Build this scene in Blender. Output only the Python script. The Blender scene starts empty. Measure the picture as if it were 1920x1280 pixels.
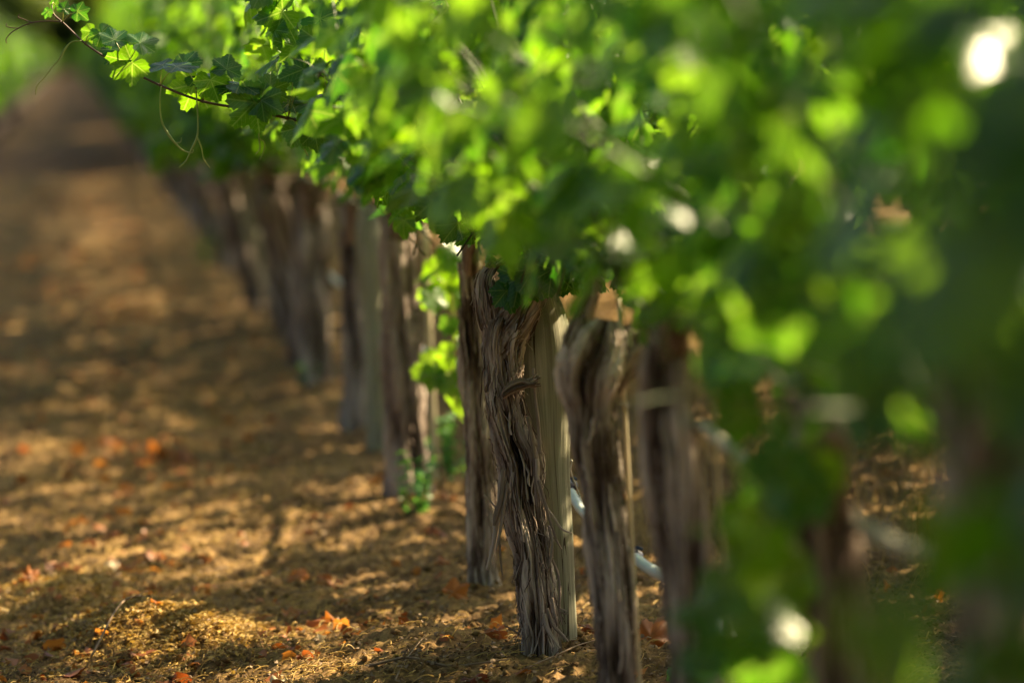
import bpy, math, random
import numpy as np
from mathutils import Vector, Matrix

# ------------------------------------------------------------------ scene, camera, light
C = bpy.context.scene
col = C.collection
R = math.radians

F_PX = 7200.0            # focal length in photo pixels (135 mm on 36 mm, 1920 wide)
D = 8.6                  # focus distance
CAM_H = 1.41
ROLL, YAW, PITCH = R(3.7), R(6.28), R(4.62)
cd = bpy.data.cameras.new('camera'); cam = bpy.data.objects.new('camera', cd); col.objects.link(cam)
cam.location = (0, 0, CAM_H)
cd.lens = 135; cd.sensor_width = 36; cd.clip_start = 0.1; cd.clip_end = 2000
fwd = Vector((math.sin(YAW)*math.cos(PITCH), math.cos(YAW)*math.cos(PITCH), -math.sin(PITCH)))
q = fwd.to_track_quat('-Z', 'Y').to_matrix()
rot = q @ Matrix.Rotation(-ROLL, 3, 'Z')
cam.rotation_euler = rot.to_euler()
cd.dof.use_dof = True; cd.dof.focus_distance = D; cd.dof.aperture_fstop = 2.0; cd.dof.aperture_blades = 0
C.camera = cam
CAM = Vector(cam.location); CR = np.array(rot)

SUN = Vector((1.0, 0.47, 0.75)).normalized()
w = bpy.data.worlds.new('World'); C.world = w; w.use_nodes = True
nt = w.node_tree; bg = nt.nodes['Background']
sky = nt.nodes.new('ShaderNodeTexSky'); sky.sky_type = 'NISHITA'; sky.sun_disc = False
sky.sun_elevation = math.asin(SUN.z); sky.sun_rotation = math.atan2(SUN.x, SUN.y)
sky.dust_density = 5.0; sky.air_density = 0.8; sky.ozone_density = 0.6
nt.links.new(sky.outputs[0], bg.inputs[0]); bg.inputs[1].default_value = 0.05
ld = bpy.data.lights.new('sun', 'SUN'); ld.energy = 5.0; ld.angle = R(0.53); ld.color = (1.0, 0.80, 0.48)
sun = bpy.data.objects.new('sun', ld); col.objects.link(sun)
sun.rotation_euler = SUN.to_track_quat('Z', 'Y').to_euler(); sun.location = (20, 10, 14)
C.view_settings.view_transform = 'Standard'; C.view_settings.look = 'None'
C.view_settings.exposure = 2.3; C.view_settings.gamma = 1.0
C.cycles.use_denoising = True
C.cycles.max_bounces = 8; C.cycles.diffuse_bounces = 4; C.cycles.glossy_bounces = 2
C.cycles.transmission_bounces = 5; C.cycles.transparent_max_bounces = 4
C.cycles.sample_clamp_indirect = 6

# ------------------------------------------------------------------ helpers
def P(px, py, d):
    """point seen at photo pixel (px,py) at axial depth d"""
    v = np.array([(px-960)/F_PX, -(py-640)/F_PX, -1.0])*d
    return Vector(CR @ v) + CAM
def G(px, py, z=0.0):
    v = Vector(CR @ np.array([(px-960)/F_PX, -(py-640)/F_PX, -1.0]))
    t = (z-CAM.z)/v.z
    return CAM + v*t
rng = np.random.default_rng(7)
_perm = rng.permutation(256); _perm = np.concatenate([_perm, _perm, _perm])
_grad = rng.normal(size=(256, 3)); _grad /= np.linalg.norm(_grad, axis=1)[:, None]
def perlin(x, y, z):
    x, y, z = np.broadcast_arrays(np.asarray(x, float), np.asarray(y, float), np.asarray(z, float))
    xi, yi, zi = np.floor(x).astype(int), np.floor(y).astype(int), np.floor(z).astype(int)
    xf, yf, zf = x-xi, y-yi, z-zi
    u, v, w_ = [t*t*t*(t*(t*6-15)+10) for t in (xf, yf, zf)]
    def g(dx, dy, dz):
        h = _perm[_perm[_perm[(xi+dx) & 255]+((yi+dy) & 255)]+((zi+dz) & 255)]
        gr = _grad[h]
        return gr[..., 0]*(xf-dx)+gr[..., 1]*(yf-dy)+gr[..., 2]*(zf-dz)
    def l(a, b, t): return a+(b-a)*t
    return l(l(l(g(0,0,0), g(1,0,0), u), l(g(0,1,0), g(1,1,0), u), v),
             l(l(g(0,0,1), g(1,0,1), u), l(g(0,1,1), g(1,1,1), u), v), w_)*1.5

def mesh_from(name, V, F, mats, uv=None, attrs=None, smooth=True, midx=None):
    """V (n,3); F list of index arrays (m,k) of constant k each"""
    me = bpy.data.meshes.new(name)
    V = np.asarray(V, dtype=np.float32)
    if not isinstance(F, list): F = [F]
    F = [np.asarray(f, dtype=np.int32) for f in F if len(f)]
    loops = np.concatenate([f.ravel() for f in F])
    tot = np.concatenate([np.full(len(f), f.shape[1], dtype=np.int32) for f in F])
    start = np.concatenate([[0], np.cumsum(tot)[:-1]]).astype(np.int32)
    me.vertices.add(len(V)); me.vertices.foreach_set('co', V.ravel())
    me.loops.add(len(loops)); me.loops.foreach_set('vertex_index', loops)
    me.polygons.add(len(tot)); me.polygons.foreach_set('loop_start', start); me.polygons.foreach_set('loop_total', tot)
    if smooth: me.polygons.foreach_set('use_smooth', np.ones(len(tot), dtype=bool))
    if midx is not None: me.polygons.foreach_set('material_index', np.asarray(midx, dtype=np.int32))
    if uv is not None:
        l = me.uv_layers.new(name='UVMap')
        l.data.foreach_set('uv', np.asarray(uv, dtype=np.float32)[loops].ravel())
    for k, a in (attrs or {}).items():
        at = me.attributes.new(k, 'FLOAT', 'POINT'); at.data.foreach_set('value', np.asarray(a, dtype=np.float32))
    for m in mats: me.materials.append(m)
    me.update(calc_edges=True); me.validate()
    return me
def link(name, me, parent=None, loc=(0, 0, 0)):
    o = bpy.data.objects.new(name, me); col.objects.link(o); o.location = loc
    if parent is not None: o.parent = parent
    return o
def tag(o, label=None, cat=None, group=None, kind=None):
    if label: o['label'] = label
    if cat: o['category'] = cat
    if group: o['group'] = group
    if kind: o['kind'] = kind
    return o
def empty(name, loc, rz=0.0):
    o = bpy.data.objects.new(name, None); col.objects.link(o); o.location = loc; o.rotation_euler = (0, 0, rz)
    o.empty_display_size = .1
    return o

class Geo:
    def __init__(s): s.V = []; s.F = {}; s.UV = []; s.A = []; s.n = 0
    def add(s, V, F, uv=None, a=0.0):
        V = np.asarray(V, float).reshape(-1, 3); F = np.asarray(F, int)
        s.F.setdefault(F.shape[1], []).append(F+s.n)
        s.V.append(V); s.UV.append(np.zeros((len(V), 2)) if uv is None else np.asarray(uv).reshape(-1, 2))
        s.A.append(np.full(len(V), a) if np.isscalar(a) else np.asarray(a)); s.n += len(V)
    def mesh(s, name, mats, smooth=True):
        return mesh_from(name, np.concatenate(s.V), [np.concatenate(f) for f in s.F.values()], mats,
                         np.concatenate(s.UV), {'rnd': np.concatenate(s.A)}, smooth)

def resample(pts, rad, n):
    pts = np.asarray([tuple(p) for p in pts], float); rad = np.asarray(rad, float)
    L = np.concatenate([[0], np.cumsum(np.linalg.norm(np.diff(pts, axis=0), axis=1))])
    t = np.linspace(0, L[-1], n)
    m = len(pts)
    if m < 3:
        return np.stack([np.interp(t, L, pts[:, k]) for k in range(3)], 1), np.interp(t, L, rad), L[-1]
    T = np.gradient(pts, L, axis=0); TR = np.gradient(rad, L)
    i = np.clip(np.searchsorted(L, t, side='right')-1, 0, m-2)
    h = (L[i+1]-L[i]); s = (t-L[i])/h
    h00 = 2*s**3-3*s**2+1; h10 = s**3-2*s**2+s; h01 = -2*s**3+3*s**2; h11 = s**3-s**2
    P_ = h00[:, None]*pts[i]+(h10*h)[:, None]*T[i]+h01[:, None]*pts[i+1]+(h11*h)[:, None]*T[i+1]
    R_ = h00*rad[i]+h10*h*TR[i]+h01*rad[i+1]+h11*h*TR[i+1]
    return P_, np.maximum(R_, 1e-4), L[-1]
def frames(Pp):
    T = np.gradient(Pp, axis=0); T /= np.linalg.norm(T, axis=1)[:, None]+1e-12
    ref = np.array([1.0, 0, 0]) if abs(T[0][0]) < .8 else np.array([0, 1.0, 0])
    N = np.zeros_like(T); n = ref-T[0]*ref.dot(T[0]); n /= np.linalg.norm(n); N[0] = n
    for i in range(1, len(T)):
        n = n-T[i]*n.dot(T[i]); n /= np.linalg.norm(n)+1e-12; N[i] = n
    return T, N, np.cross(T, N)
def tube_arrays(pts, rad, nu=8, nv=None, disp=None, cap=True):
    nv = nv or len(pts)*3
    Pp, Rr, L = resample(pts, rad, nv)
    T, N, B = frames(Pp)
    th = np.linspace(0, 2*math.pi, nu, endpoint=False)
    s = np.linspace(0, L, nv)
    TH, S = np.meshgrid(th, s)
    rr = np.repeat(Rr[:, None], nu, 1)
    if disp is not None: rr = rr+disp(TH, S, rr)
    X = Pp[:, None, :]+rr[..., None]*(np.cos(TH)[..., None]*N[:, None, :]+np.sin(TH)[..., None]*B[:, None, :])
    V = X.reshape(-1, 3)
    i = np.arange(nv-1)[:, None]*nu; j = np.arange(nu)[None, :]; j2 = (j+1) % nu
    F = np.stack([i+j, i+j2, i+nu+j2, i+nu+j], -1).reshape(-1, 4)
    UV = np.stack([TH/(2*math.pi), S], -1).reshape(-1, 2)
    extra = None
    if cap:
        c0, c1 = len(V), len(V)+1
        V = np.concatenate([V, Pp[:1], Pp[-1:]]); UV = np.concatenate([UV, [[0, 0], [0, L]]])
        jj = np.arange(nu); j2 = (jj+1) % nu
        extra = np.concatenate([np.stack([np.full(nu, c0), j2, jj], 1),
                                np.stack([np.full(nu, c1), (nv-1)*nu+jj, (nv-1)*nu+j2], 1)])
    return V, F, extra, UV
def add_tube(g, pts, rad, nu=6, nv=None, a=0.0, disp=None):
    V, F, E, UV = tube_arrays(pts, rad, nu, nv, disp)
    n0 = g.n
    g.add(V, F, UV, a)
    g.F.setdefault(3, []).append(E+n0)

# ------------------------------------------------------------------ materials
def mat(name):
    m = bpy.data.materials.new(name); m.use_nodes = True
    n = m.node_tree.nodes; b = n['Principled BSDF']
    return m, n, m.node_tree.links, b
def ramp(n, stops):
    r = n.new('ShaderNodeValToRGB'); e = r.color_ramp.elements
    while len(e) < len(stops): e.new(0.5)
    for el, (p, c) in zip(e, stops): el.position = p; el.color = (*c, 1)
    return r
def noise(n, l, vec, scale, detail=5, rough=.6, dist=0.0):
    t = n.new('ShaderNodeTexNoise'); t.inputs['Scale'].default_value = scale
    t.inputs['Detail'].default_value = detail; t.inputs['Roughness'].default_value = rough
    t.inputs['Distortion'].default_value = dist
    l.new(vec, t.inputs['Vector']); return t
def mapping(n, l, src, scale):
    mp = n.new('ShaderNodeMapping'); mp.inputs['Scale'].default_value = scale; l.new(src, mp.inputs['Vector']); return mp.outputs[0]
def mathn(n, l, op, a, b=None):
    m = n.new('ShaderNodeMath'); m.operation = op
    for i, v in enumerate((a, b)):
        if v is None: continue
        if isinstance(v, (int, float)): m.inputs[i].default_value = v
        else: l.new(v, m.inputs[i])
    return m.outputs[0]

def leaf_material(name, dark, light, trans_a, trans_b, tw=.5, rough=.36, veins=True, spec=.5):
    m, n, l, b = mat(name)
    at = n.new('ShaderNodeAttribute'); at.attribute_name = 'rnd'
    uv = n.new('ShaderNodeTexCoord')
    nz = noise(n, l, uv.outputs['Object'], 28, 3)
    mx = mathn(n, l, 'ADD', at.outputs['Fac'], mathn(n, l, 'MULTIPLY', mathn(n, l, 'SUBTRACT', nz.outputs['Fac'], .5), .6))
    rc = ramp(n, [(0.0, dark), (1.0, light)]); l.new(mx, rc.inputs[0])
    rt = ramp(n, [(0.0, trans_a), (1.0, trans_b)]); l.new(mx, rt.inputs[0])
    base, tr = rc.outputs[0], rt.outputs[0]
    if veins:
        sep = n.new('ShaderNodeSeparateXYZ'); l.new(uv.outputs['UV'], sep.inputs[0])
        u, v = sep.outputs[0], sep.outputs[1]
        acc = None
        for deg in (0, 52, -52, 105, -105):
            s_, c_ = math.sin(R(deg)), math.cos(R(deg))
            al = mathn(n, l, 'ADD', mathn(n, l, 'MULTIPLY', u, s_), mathn(n, l, 'MULTIPLY', v, c_))
            ac = mathn(n, l, 'ABSOLUTE', mathn(n, l, 'SUBTRACT', mathn(n, l, 'MULTIPLY', u, c_), mathn(n, l, 'MULTIPLY', v, s_)))
            # side veins: herring-bone off the main vein
            k = mathn(n, l, 'SUBTRACT', al, mathn(n, l, 'MULTIPLY', ac, 1.0))
            fr = mathn(n, l, 'ABSOLUTE', mathn(n, l, 'SUBTRACT', mathn(n, l, 'FRACT', mathn(n, l, 'MULTIPLY', k, 6.0)), .5))
            side = mathn(n, l, 'MULTIPLY', mathn(n, l, 'LESS_THAN', fr, .07), mathn(n, l, 'LESS_THAN', ac, .24))
            side = mathn(n, l, 'MULTIPLY', side, .5)
            ms = mathn(n, l, 'MAXIMUM', mathn(n, l, 'LESS_THAN', ac, .022), side)
            ms = mathn(n, l, 'MULTIPLY', ms, mathn(n, l, 'GREATER_THAN', al, mathn(n, l, 'MULTIPLY', ac, .35)))
            acc = ms if acc is None else mathn(n, l, 'MAXIMUM', acc, ms)
        for which in (0, 1):
            mi = n.new('ShaderNodeMix'); mi.data_type = 'RGBA'
            l.new(mathn(n, l, 'MULTIPLY', acc, .55), mi.inputs[0])
            l.new((base, tr)[which], mi.inputs[6]); mi.inputs[7].default_value = ((.16, .26, .07, 1), (.55, .72, .12, 1))[which]
            if which == 0: base = mi.outputs[2]
            else: tr = mi.outputs[2]
        bp = n.new('ShaderNodeBump'); bp.inputs['Strength'].default_value = .35; bp.inputs['Distance'].default_value = .002
        nz2 = noise(n, l, uv.outputs['Object'], 160, 2)
        l.new(mathn(n, l, 'SUBTRACT', nz2.outputs['Fac'], mathn(n, l, 'MULTIPLY', acc, .6)), bp.inputs['Height'])
        l.new(bp.outputs[0], b.inputs['Normal'])
    l.new(base, b.inputs['Base Color']); l.new(mathn(n, l, 'ADD', mathn(n, l, 'MULTIPLY', nz.outputs['Fac'], .35), rough-.2), b.inputs['Roughness'])
    b.inputs['Specular IOR Level'].default_value = spec
    t = n.new('ShaderNodeBsdfTranslucent'); l.new(tr, t.inputs[0])
    ms = n.new('ShaderNodeMixShader'); ms.inputs[0].default_value = tw
    l.new(b.outputs[0], ms.inputs[1]); l.new(t.outputs[0], ms.inputs[2])
    l.new(ms.outputs[0], n['Material Output'].inputs[0])
    return m
M_LEAF = leaf_material('vine leaf', (.008, .065, .014), (.035, .13, .010), (.04, .22, .003), (.27, .50, .005), .54, .33)
M_LEAF_FAR = leaf_material('vine leaf plain', (.014, .06, .012), (.05, .125, .01), (.055, .23, .003), (.27, .50, .005), .52, .38, veins=False)
M_TREE = leaf_material('tree leaf', (.02, .055, .012), (.07, .11, .015), (.10, .20, .01), (.24, .34, .02), .4, .5, veins=False)
M_WEED = leaf_material('weed leaf', (.03, .14, .035), (.07, .20, .04), (.12, .40, .06), (.25, .55, .06), .45, .5, veins=False)
M_DRY = leaf_material('dry leaf', (.13, .035, .012), (.42, .15, .035), (.35, .07, .012), (.75, .30, .04), .35, .55, veins=False, spec=.3)
M_PALE = leaf_material('pale dry leaf', (.45, .36, .22), (.62, .5, .33), (.5, .4, .2), (.6, .5, .3), .25, .55, veins=False, spec=.3)
M_STRAW = leaf_material('straw', (.20, .11, .025), (.66, .44, .12), (.35, .20, .03), (.6, .38, .07), .25, .5, veins=False, spec=.3)

def simple(name, colr, rough=.6, metal=0.0, var=.25, scale=30, spec=.5):
    m, n, l, b = mat(name)
    tc = n.new('ShaderNodeTexCoord'); nz = noise(n, l, tc.outputs['Object'], scale, 4)
    r = ramp(n, [(.3, tuple(c*(1-var) for c in colr)), (.7, tuple(min(1, c*(1+var)) for c in colr))])
    l.new(nz.outputs['Fac'], r.inputs[0]); l.new(r.outputs[0], b.inputs['Base Color'])
    b.inputs['Roughness'].default_value = rough; b.inputs['Metallic'].default_value = metal
    b.inputs['Specular IOR Level'].default_value = spec
    return m
M_SHOOT = simple('green shoot', (.30, .34, .06), .4)
M_STEM = simple('vine stem', (.05, .075, .02), .6)
M_CANE = simple('brown cane', (.10, .05, .025), .6)
M_HOSE = simple('grey hose', (.50, .56, .60), .4, var=.12)
M_DUSTY = simple('dusty pipe', (.42, .38, .31), .5, var=.2)
M_BLUE = simple('blue clamp', (.025, .035, .08), .5)
M_STEEL = simple('galvanised steel', (.45, .42, .36), .4, 1.0)
M_PALEWOOD = simple('pale stake wood', (.55, .46, .30), .6, var=.15)
M_TWIG = simple('twig', (.20, .13, .075), .8)
M_GRAPE = simple('green grape', (.14, .26, .05), .3)

def bark_material(name, cols, fine=1.0, bump=.8):
    m, n, l, b = mat(name)
    tc = n.new('ShaderNodeTexCoord'); at = n.new('ShaderNodeAttribute'); at.attribute_name = 'rnd'
    v1 = mapping(n, l, tc.outputs['UV'], (26*fine, 9, 1)); n1 = noise(n, l, v1, 1.0, 6, .65, .6)
    v2 = mapping(n, l, tc.outputs['UV'], (90*fine, 22, 1)); n2 = noise(n, l, v2, 1.0, 4, .6, .3)
    n3 = noise(n, l, tc.outputs['Object'], 7, 3)
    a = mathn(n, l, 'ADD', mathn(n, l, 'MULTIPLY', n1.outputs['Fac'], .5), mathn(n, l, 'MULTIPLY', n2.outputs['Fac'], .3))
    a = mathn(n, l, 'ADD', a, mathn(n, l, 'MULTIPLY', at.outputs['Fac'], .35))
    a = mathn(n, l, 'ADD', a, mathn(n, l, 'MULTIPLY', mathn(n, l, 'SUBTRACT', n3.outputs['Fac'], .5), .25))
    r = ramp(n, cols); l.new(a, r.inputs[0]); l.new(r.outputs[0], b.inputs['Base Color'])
    b.inputs['Roughness'].default_value = .85; b.inputs['Specular IOR Level'].default_value = .25
    bp = n.new('ShaderNodeBump'); bp.inputs['Strength'].default_value = bump; bp.inputs['Distance'].default_value = .004
    l.new(mathn(n, l, 'ADD', mathn(n, l, 'MULTIPLY', n1.outputs['Fac'], .6), n2.outputs['Fac']), bp.inputs['Height'])
    l.new(bp.outputs[0], b.inputs['Normal'])
    return m
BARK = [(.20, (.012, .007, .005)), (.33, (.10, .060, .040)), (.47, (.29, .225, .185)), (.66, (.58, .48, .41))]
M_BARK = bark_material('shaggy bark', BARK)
M_BARK_FAR = bark_material('grey bark', [(.18, (.03, .02, .016)), (.34, (.12, .085, .07)), (.52, (.28, .22, .19)), (.75, (.46, .39, .35))])

def post_material():
    m, n, l, b = mat('weathered post wood')
    tc = n.new('ShaderNodeTexCoord')
    v1 = mapping(n, l, tc.outputs['UV'], (20, 2.5, 1)); n1 = noise(n, l, v1, 1.0, 6, .6, .5)
    v2 = mapping(n, l, tc.outputs['UV'], (120, 6, 1)); n2 = noise(n, l, v2, 1.0, 3)
    v3 = mapping(n, l, tc.outputs['UV'], (9, .9, 1)); n3 = noise(n, l, v3, 1.0, 2, .5, 1.2)
    crack = mathn(n, l, 'LESS_THAN', mathn(n, l, 'ABSOLUTE', mathn(n, l, 'SUBTRACT', n3.outputs['Fac'], .5)), .006)
    a = mathn(n, l, 'ADD', mathn(n, l, 'MULTIPLY', n1.outputs['Fac'], .6), mathn(n, l, 'MULTIPLY', n2.outputs['Fac'], .4))
    r = ramp(n, [(.3, (.13, .12, .075)), (.5, (.26, .25, .175)), (.72, (.40, .39, .30))]); l.new(a, r.inputs[0])
    mi = n.new('ShaderNodeMix'); mi.data_type = 'RGBA'; l.new(crack, mi.inputs[0]); l.new(r.outputs[0], mi.inputs[6]); mi.inputs[7].default_value = (.05, .035, .02, 1)
    l.new(mi.outputs[2], b.inputs['Base Color']); b.inputs['Roughness'].default_value = .75
    b.inputs['Specular IOR Level'].default_value = .3
    bp = n.new('ShaderNodeBump'); bp.inputs['Strength'].default_value = .5; bp.inputs['Distance'].default_value = .002
    l.new(mathn(n, l, 'SUBTRACT', n2.outputs['Fac'], crack), bp.inputs['Height']); l.new(bp.outputs[0], b.inputs['Normal'])
    return m
M_POST = post_material()
M_KNOT = simple('knot wood', (.07, .045, .025), .8)

def soil_material():
    m, n, l, b = mat('soil')
    tc = n.new('ShaderNodeTexCoord'); v = tc.outputs['Object']
    n1 = noise(n, l, v, 2.2, 4); n2 = noise(n, l, v, 38, 6, .7); n3 = noise(n, l, v, 170, 3, .7)
    a = mathn(n, l, 'ADD', mathn(n, l, 'MULTIPLY', n1.outputs['Fac'], .4), mathn(n, l, 'MULTIPLY', n2.outputs['Fac'], .6))
    r = ramp(n, [(.36, (.04, .021, .009)), (.5, (.15, .088, .035)), (.64, (.40, .25, .095))])
    l.new(a, r.inputs[0]); l.new(r.outputs[0], b.inputs['Base Color'])
    b.inputs['Roughness'].default_value = .95; b.inputs['Specular IOR Level'].default_value = .15
    bp = n.new('ShaderNodeBump'); bp.inputs['Strength'].default_value = .8; bp.inputs['Distance'].default_value = .006
    l.new(mathn(n, l, 'ADD', n2.outputs['Fac'], mathn(n, l, 'MULTIPLY', n3.outputs['Fac'], .5)), bp.inputs['Height']); l.new(bp.outputs[0], b.inputs['Normal'])
    return m
M_SOIL = soil_material()

# ------------------------------------------------------------------ ground
ROWX = 0.97; SPACING = 2.4
MOUNDS = []
for px, py, h, rx, ry in ((255, 1195, .085, .13, .28), (385, 1200, .07, .10, .22), (120, 1120, .075, .2, .4), (770, 1215, .055, .14, .35),
                          (500, 1215, .02, .16, .2), (1210, 1230, .03, .2, .3), (420, 1010, .035, .25, .5), (60, 930, .06, .3, .9), (1060, 1225, .010, .10, .15), (905, 1140, .02, .12, .25)):
    g_ = G(px, py); MOUNDS.append((g_.x, g_.y, h, rx, ry))
def ground_z(x, y, fine=True):
    x = np.asarray(x, float); y = np.asarray(y, float)
    z = .030*perlin(x*1.3, y*.9, 3.3)+.022*perlin(x*3.1, y*2.6, 7.7)
    ph = ((x-ROWX)/SPACING+.5) % 1-.5
    z = z+.02*np.exp(-(ph*SPACING/.32)**2)
    for mx, my, h, rx, ry in MOUNDS: z = z+h*np.exp(-((x-mx)/rx)**2-((y-my)/ry)**2)
    z = z+.016*perlin(x*9, y*8, 1.7)
    if fine:
        near = np.clip((22-np.abs(y))/10, 0, 1)
        a = 1-np.abs(perlin(x*22, y*20, 4.2))*2
        z = z+near*(.014*a+.010*perlin(x*55, y*50, 9.1)+.004*perlin(x*120, y*110, 2.1))
    return z-.03
def build_ground():
    xs = [-1.3]
    while xs[-1] < 3.3: xs.append(xs[-1]+.0085)
    xo = 3.3+np.cumsum(.02*1.16**np.arange(1, 48)); xn = -1.3-np.cumsum(.02*1.16**np.arange(1, 48))
    xs = np.concatenate([xn[::-1], xs, xo])
    ys = [7.0]
    while ys[-1] < 130: ys.append(ys[-1]+.0105*(ys[-1]/7.5)**1.9)
    yb = 7.0-np.cumsum(.012*1.09**np.arange(1, 75))
    yo = ys[-1]+np.cumsum(4*1.3**np.arange(1, 12))
    ys = np.concatenate([yb[::-1], ys, yo])
    X, Y = np.meshgrid(xs, ys)
    Z = ground_z(X, Y)
    nx, ny = len(xs), len(ys)
    i = np.arange(ny-1)[:, None]*nx+np.arange(nx-1)[None, :]
    F = np.stack([i, i+1, i+nx+1, i+nx], -1).reshape(-1, 4)
    me = mesh_from('ground', np.stack([X, Y, Z], -1).reshape(-1, 3), F, [M_SOIL])
    tag(link('ground', me), kind='structure')
build_ground()
def gz(x, y): return float(ground_z(x, y, True))

# ------------------------------------------------------------------ leaf templates
def leaf_template(nout, rings, teeth, seed):
    rs = np.random.default_rng(seed)
    th = np.linspace(-R(168), R(168), nout)
    keys = np.array([-168, -150, -128, -105, -80, -52, -27, 0, 27, 52, 80, 105, 128, 150, 168])
    vals = np.array([.34, .60, .64, .76, .64, .90, .72, 1.0, .72, .90, .64, .76, .64, .60, .34])
    vals = vals*(1+rs.normal(size=15)*.05)
    r = np.interp(np.degrees(th), keys, vals)
    if teeth:
        tt = (np.arange(nout) % 3); r = r*(1+np.where(tt == 0, .075, np.where(tt == 1, -.035, .0)))
    V = [[0, 0, 0]]; UV = [[0, 0]]
    for f in rings:
        for t, rr in zip(th, r):
            rad = rr*f if f > .95 else (rr*.6+.25)*f
            V.append([math.sin(t)*rad, math.cos(t)*rad, 0]); UV.append([math.sin(t)*rad, math.cos(t)*rad])
    V = np.array(V, float); F3 = []; F4 = []
    for k in range(nout-1): F3.append([0, 1+k+1, 1+k])
    for q_ in range(len(rings)-1):
        a = 1+q_*nout; b = a+nout
        for k in range(nout-1): F4.append([a+k, a+k+1, b+k+1, b+k])
    return V, np.array(F3), np.array(F4).reshape(-1, 4), np.array(UV)
T_HI = [leaf_template(76, (.4, .75, 1.0), True, s) for s in range(4)]
T_MED = [leaf_template(31, (.55, 1.0), True, s) for s in range(3)]
T_LO = [leaf_template(13, (1.0,), False, s) for s in range(3)]

def leaves_geo(pos, nrm, tip, size, templ, rs, rnd, curl=1.0):
    """returns V,F3,F4,UV,A for many leaves"""
    n = len(pos); pos = np.asarray(pos); nrm = np.asarray(nrm, float); tip = np.asarray(tip, float); size = np.asarray(size)
    nrm /= np.linalg.norm(nrm, axis=1)[:, None]+1e-9
    tip = tip-nrm*(tip*nrm).sum(1)[:, None]; tip /= np.linalg.norm(tip, axis=1)[:, None]+1e-9
    sd = np.cross(tip, nrm)
    Vs, F3s, F4s, UVs, As = [], [], [], [], []; off = 0
    which = rs.integers(0, len(templ), n)
    for k, (V, F3, F4, UV) in enumerate(templ):
        idx = np.where(which == k)[0]
        if not len(idx): continue
        m = len(idx)
        x, y = V[:, 0][None, :], V[:, 1][None, :]
        a = rs.normal(size=(m, 1))*.22*curl+.18*curl; b_ = rs.normal(size=(m, 1))*.25*curl-.15*curl
        ph = rs.uniform(0, 6.28, (m, 1)); rr = np.sqrt(x*x+y*y); th = np.arctan2(x, y)
        z = -a*x*x*1.2+b_*y*np.abs(y)*.7+.07*curl*rr*np.sin(th*5+ph)+.05*curl*rr*rr*np.cos(th*3+ph*2)-.10*np.abs(x)*curl
        s_ = size[idx][:, None]
        W = pos[idx][:, None, :]+sd[idx][:, None, :]*(x*s_)[..., None]+tip[idx][:, None, :]*(y*s_)[..., None]+nrm[idx][:, None, :]*(z*s_)[..., None]
        nv = V.shape[0]; o = (np.arange(m)*nv+off)[:, None, None]
        Vs.append(W.reshape(-1, 3)); F3s.append((F3[None]+o).reshape(-1, 3))
        if len(F4): F4s.append((F4[None]+o).reshape(-1, 4))
        UVs.append(np.tile(UV, (m, 1))); As.append(np.repeat(rnd[idx], nv)); off += m*nv
    return np.concatenate(Vs), np.concatenate(F3s), (np.concatenate(F4s) if F4s else np.zeros((0, 4), int)), np.concatenate(UVs), np.concatenate(As)

def foliage_mesh(name, L, templ, rs, mats, curl=1.0, stems=None, stem_nu=3):
    """L = dict of arrays pos nrm tip size rnd ; stems = list of (pts, rad)"""
    V, F3, F4, UV, A = leaves_geo(L['pos'], L['nrm'], L['tip'], L['size'], templ, rs, L['rnd'], curl)
    Fs = [F3, F4]; mi = [0]*2; n = len(V); SV, SF, SE, SU = [], [], [], []
    for pts, rad in stems or []:
        v, f, e, u = tube_arrays(pts, rad, stem_nu, len(pts) if len(pts) > 3 else 3)
        SV.append(v); SF.append(f+n); SE.append(e+n); SU.append(u); n += len(v)
    if SV:
        V = np.concatenate([V]+SV); UV = np.concatenate([UV]+SU); A = np.concatenate([A, np.full(len(V)-len(A), .5)])
        Fs += [np.concatenate(SF), np.concatenate(SE)]; mi += [1, 1]
    midx = np.concatenate([np.full(len(f), m_) for f, m_ in zip(Fs, mi) if len(f)])
    return mesh_from(name, V, Fs, mats, UV, {'rnd': A}, True, midx)

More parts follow.
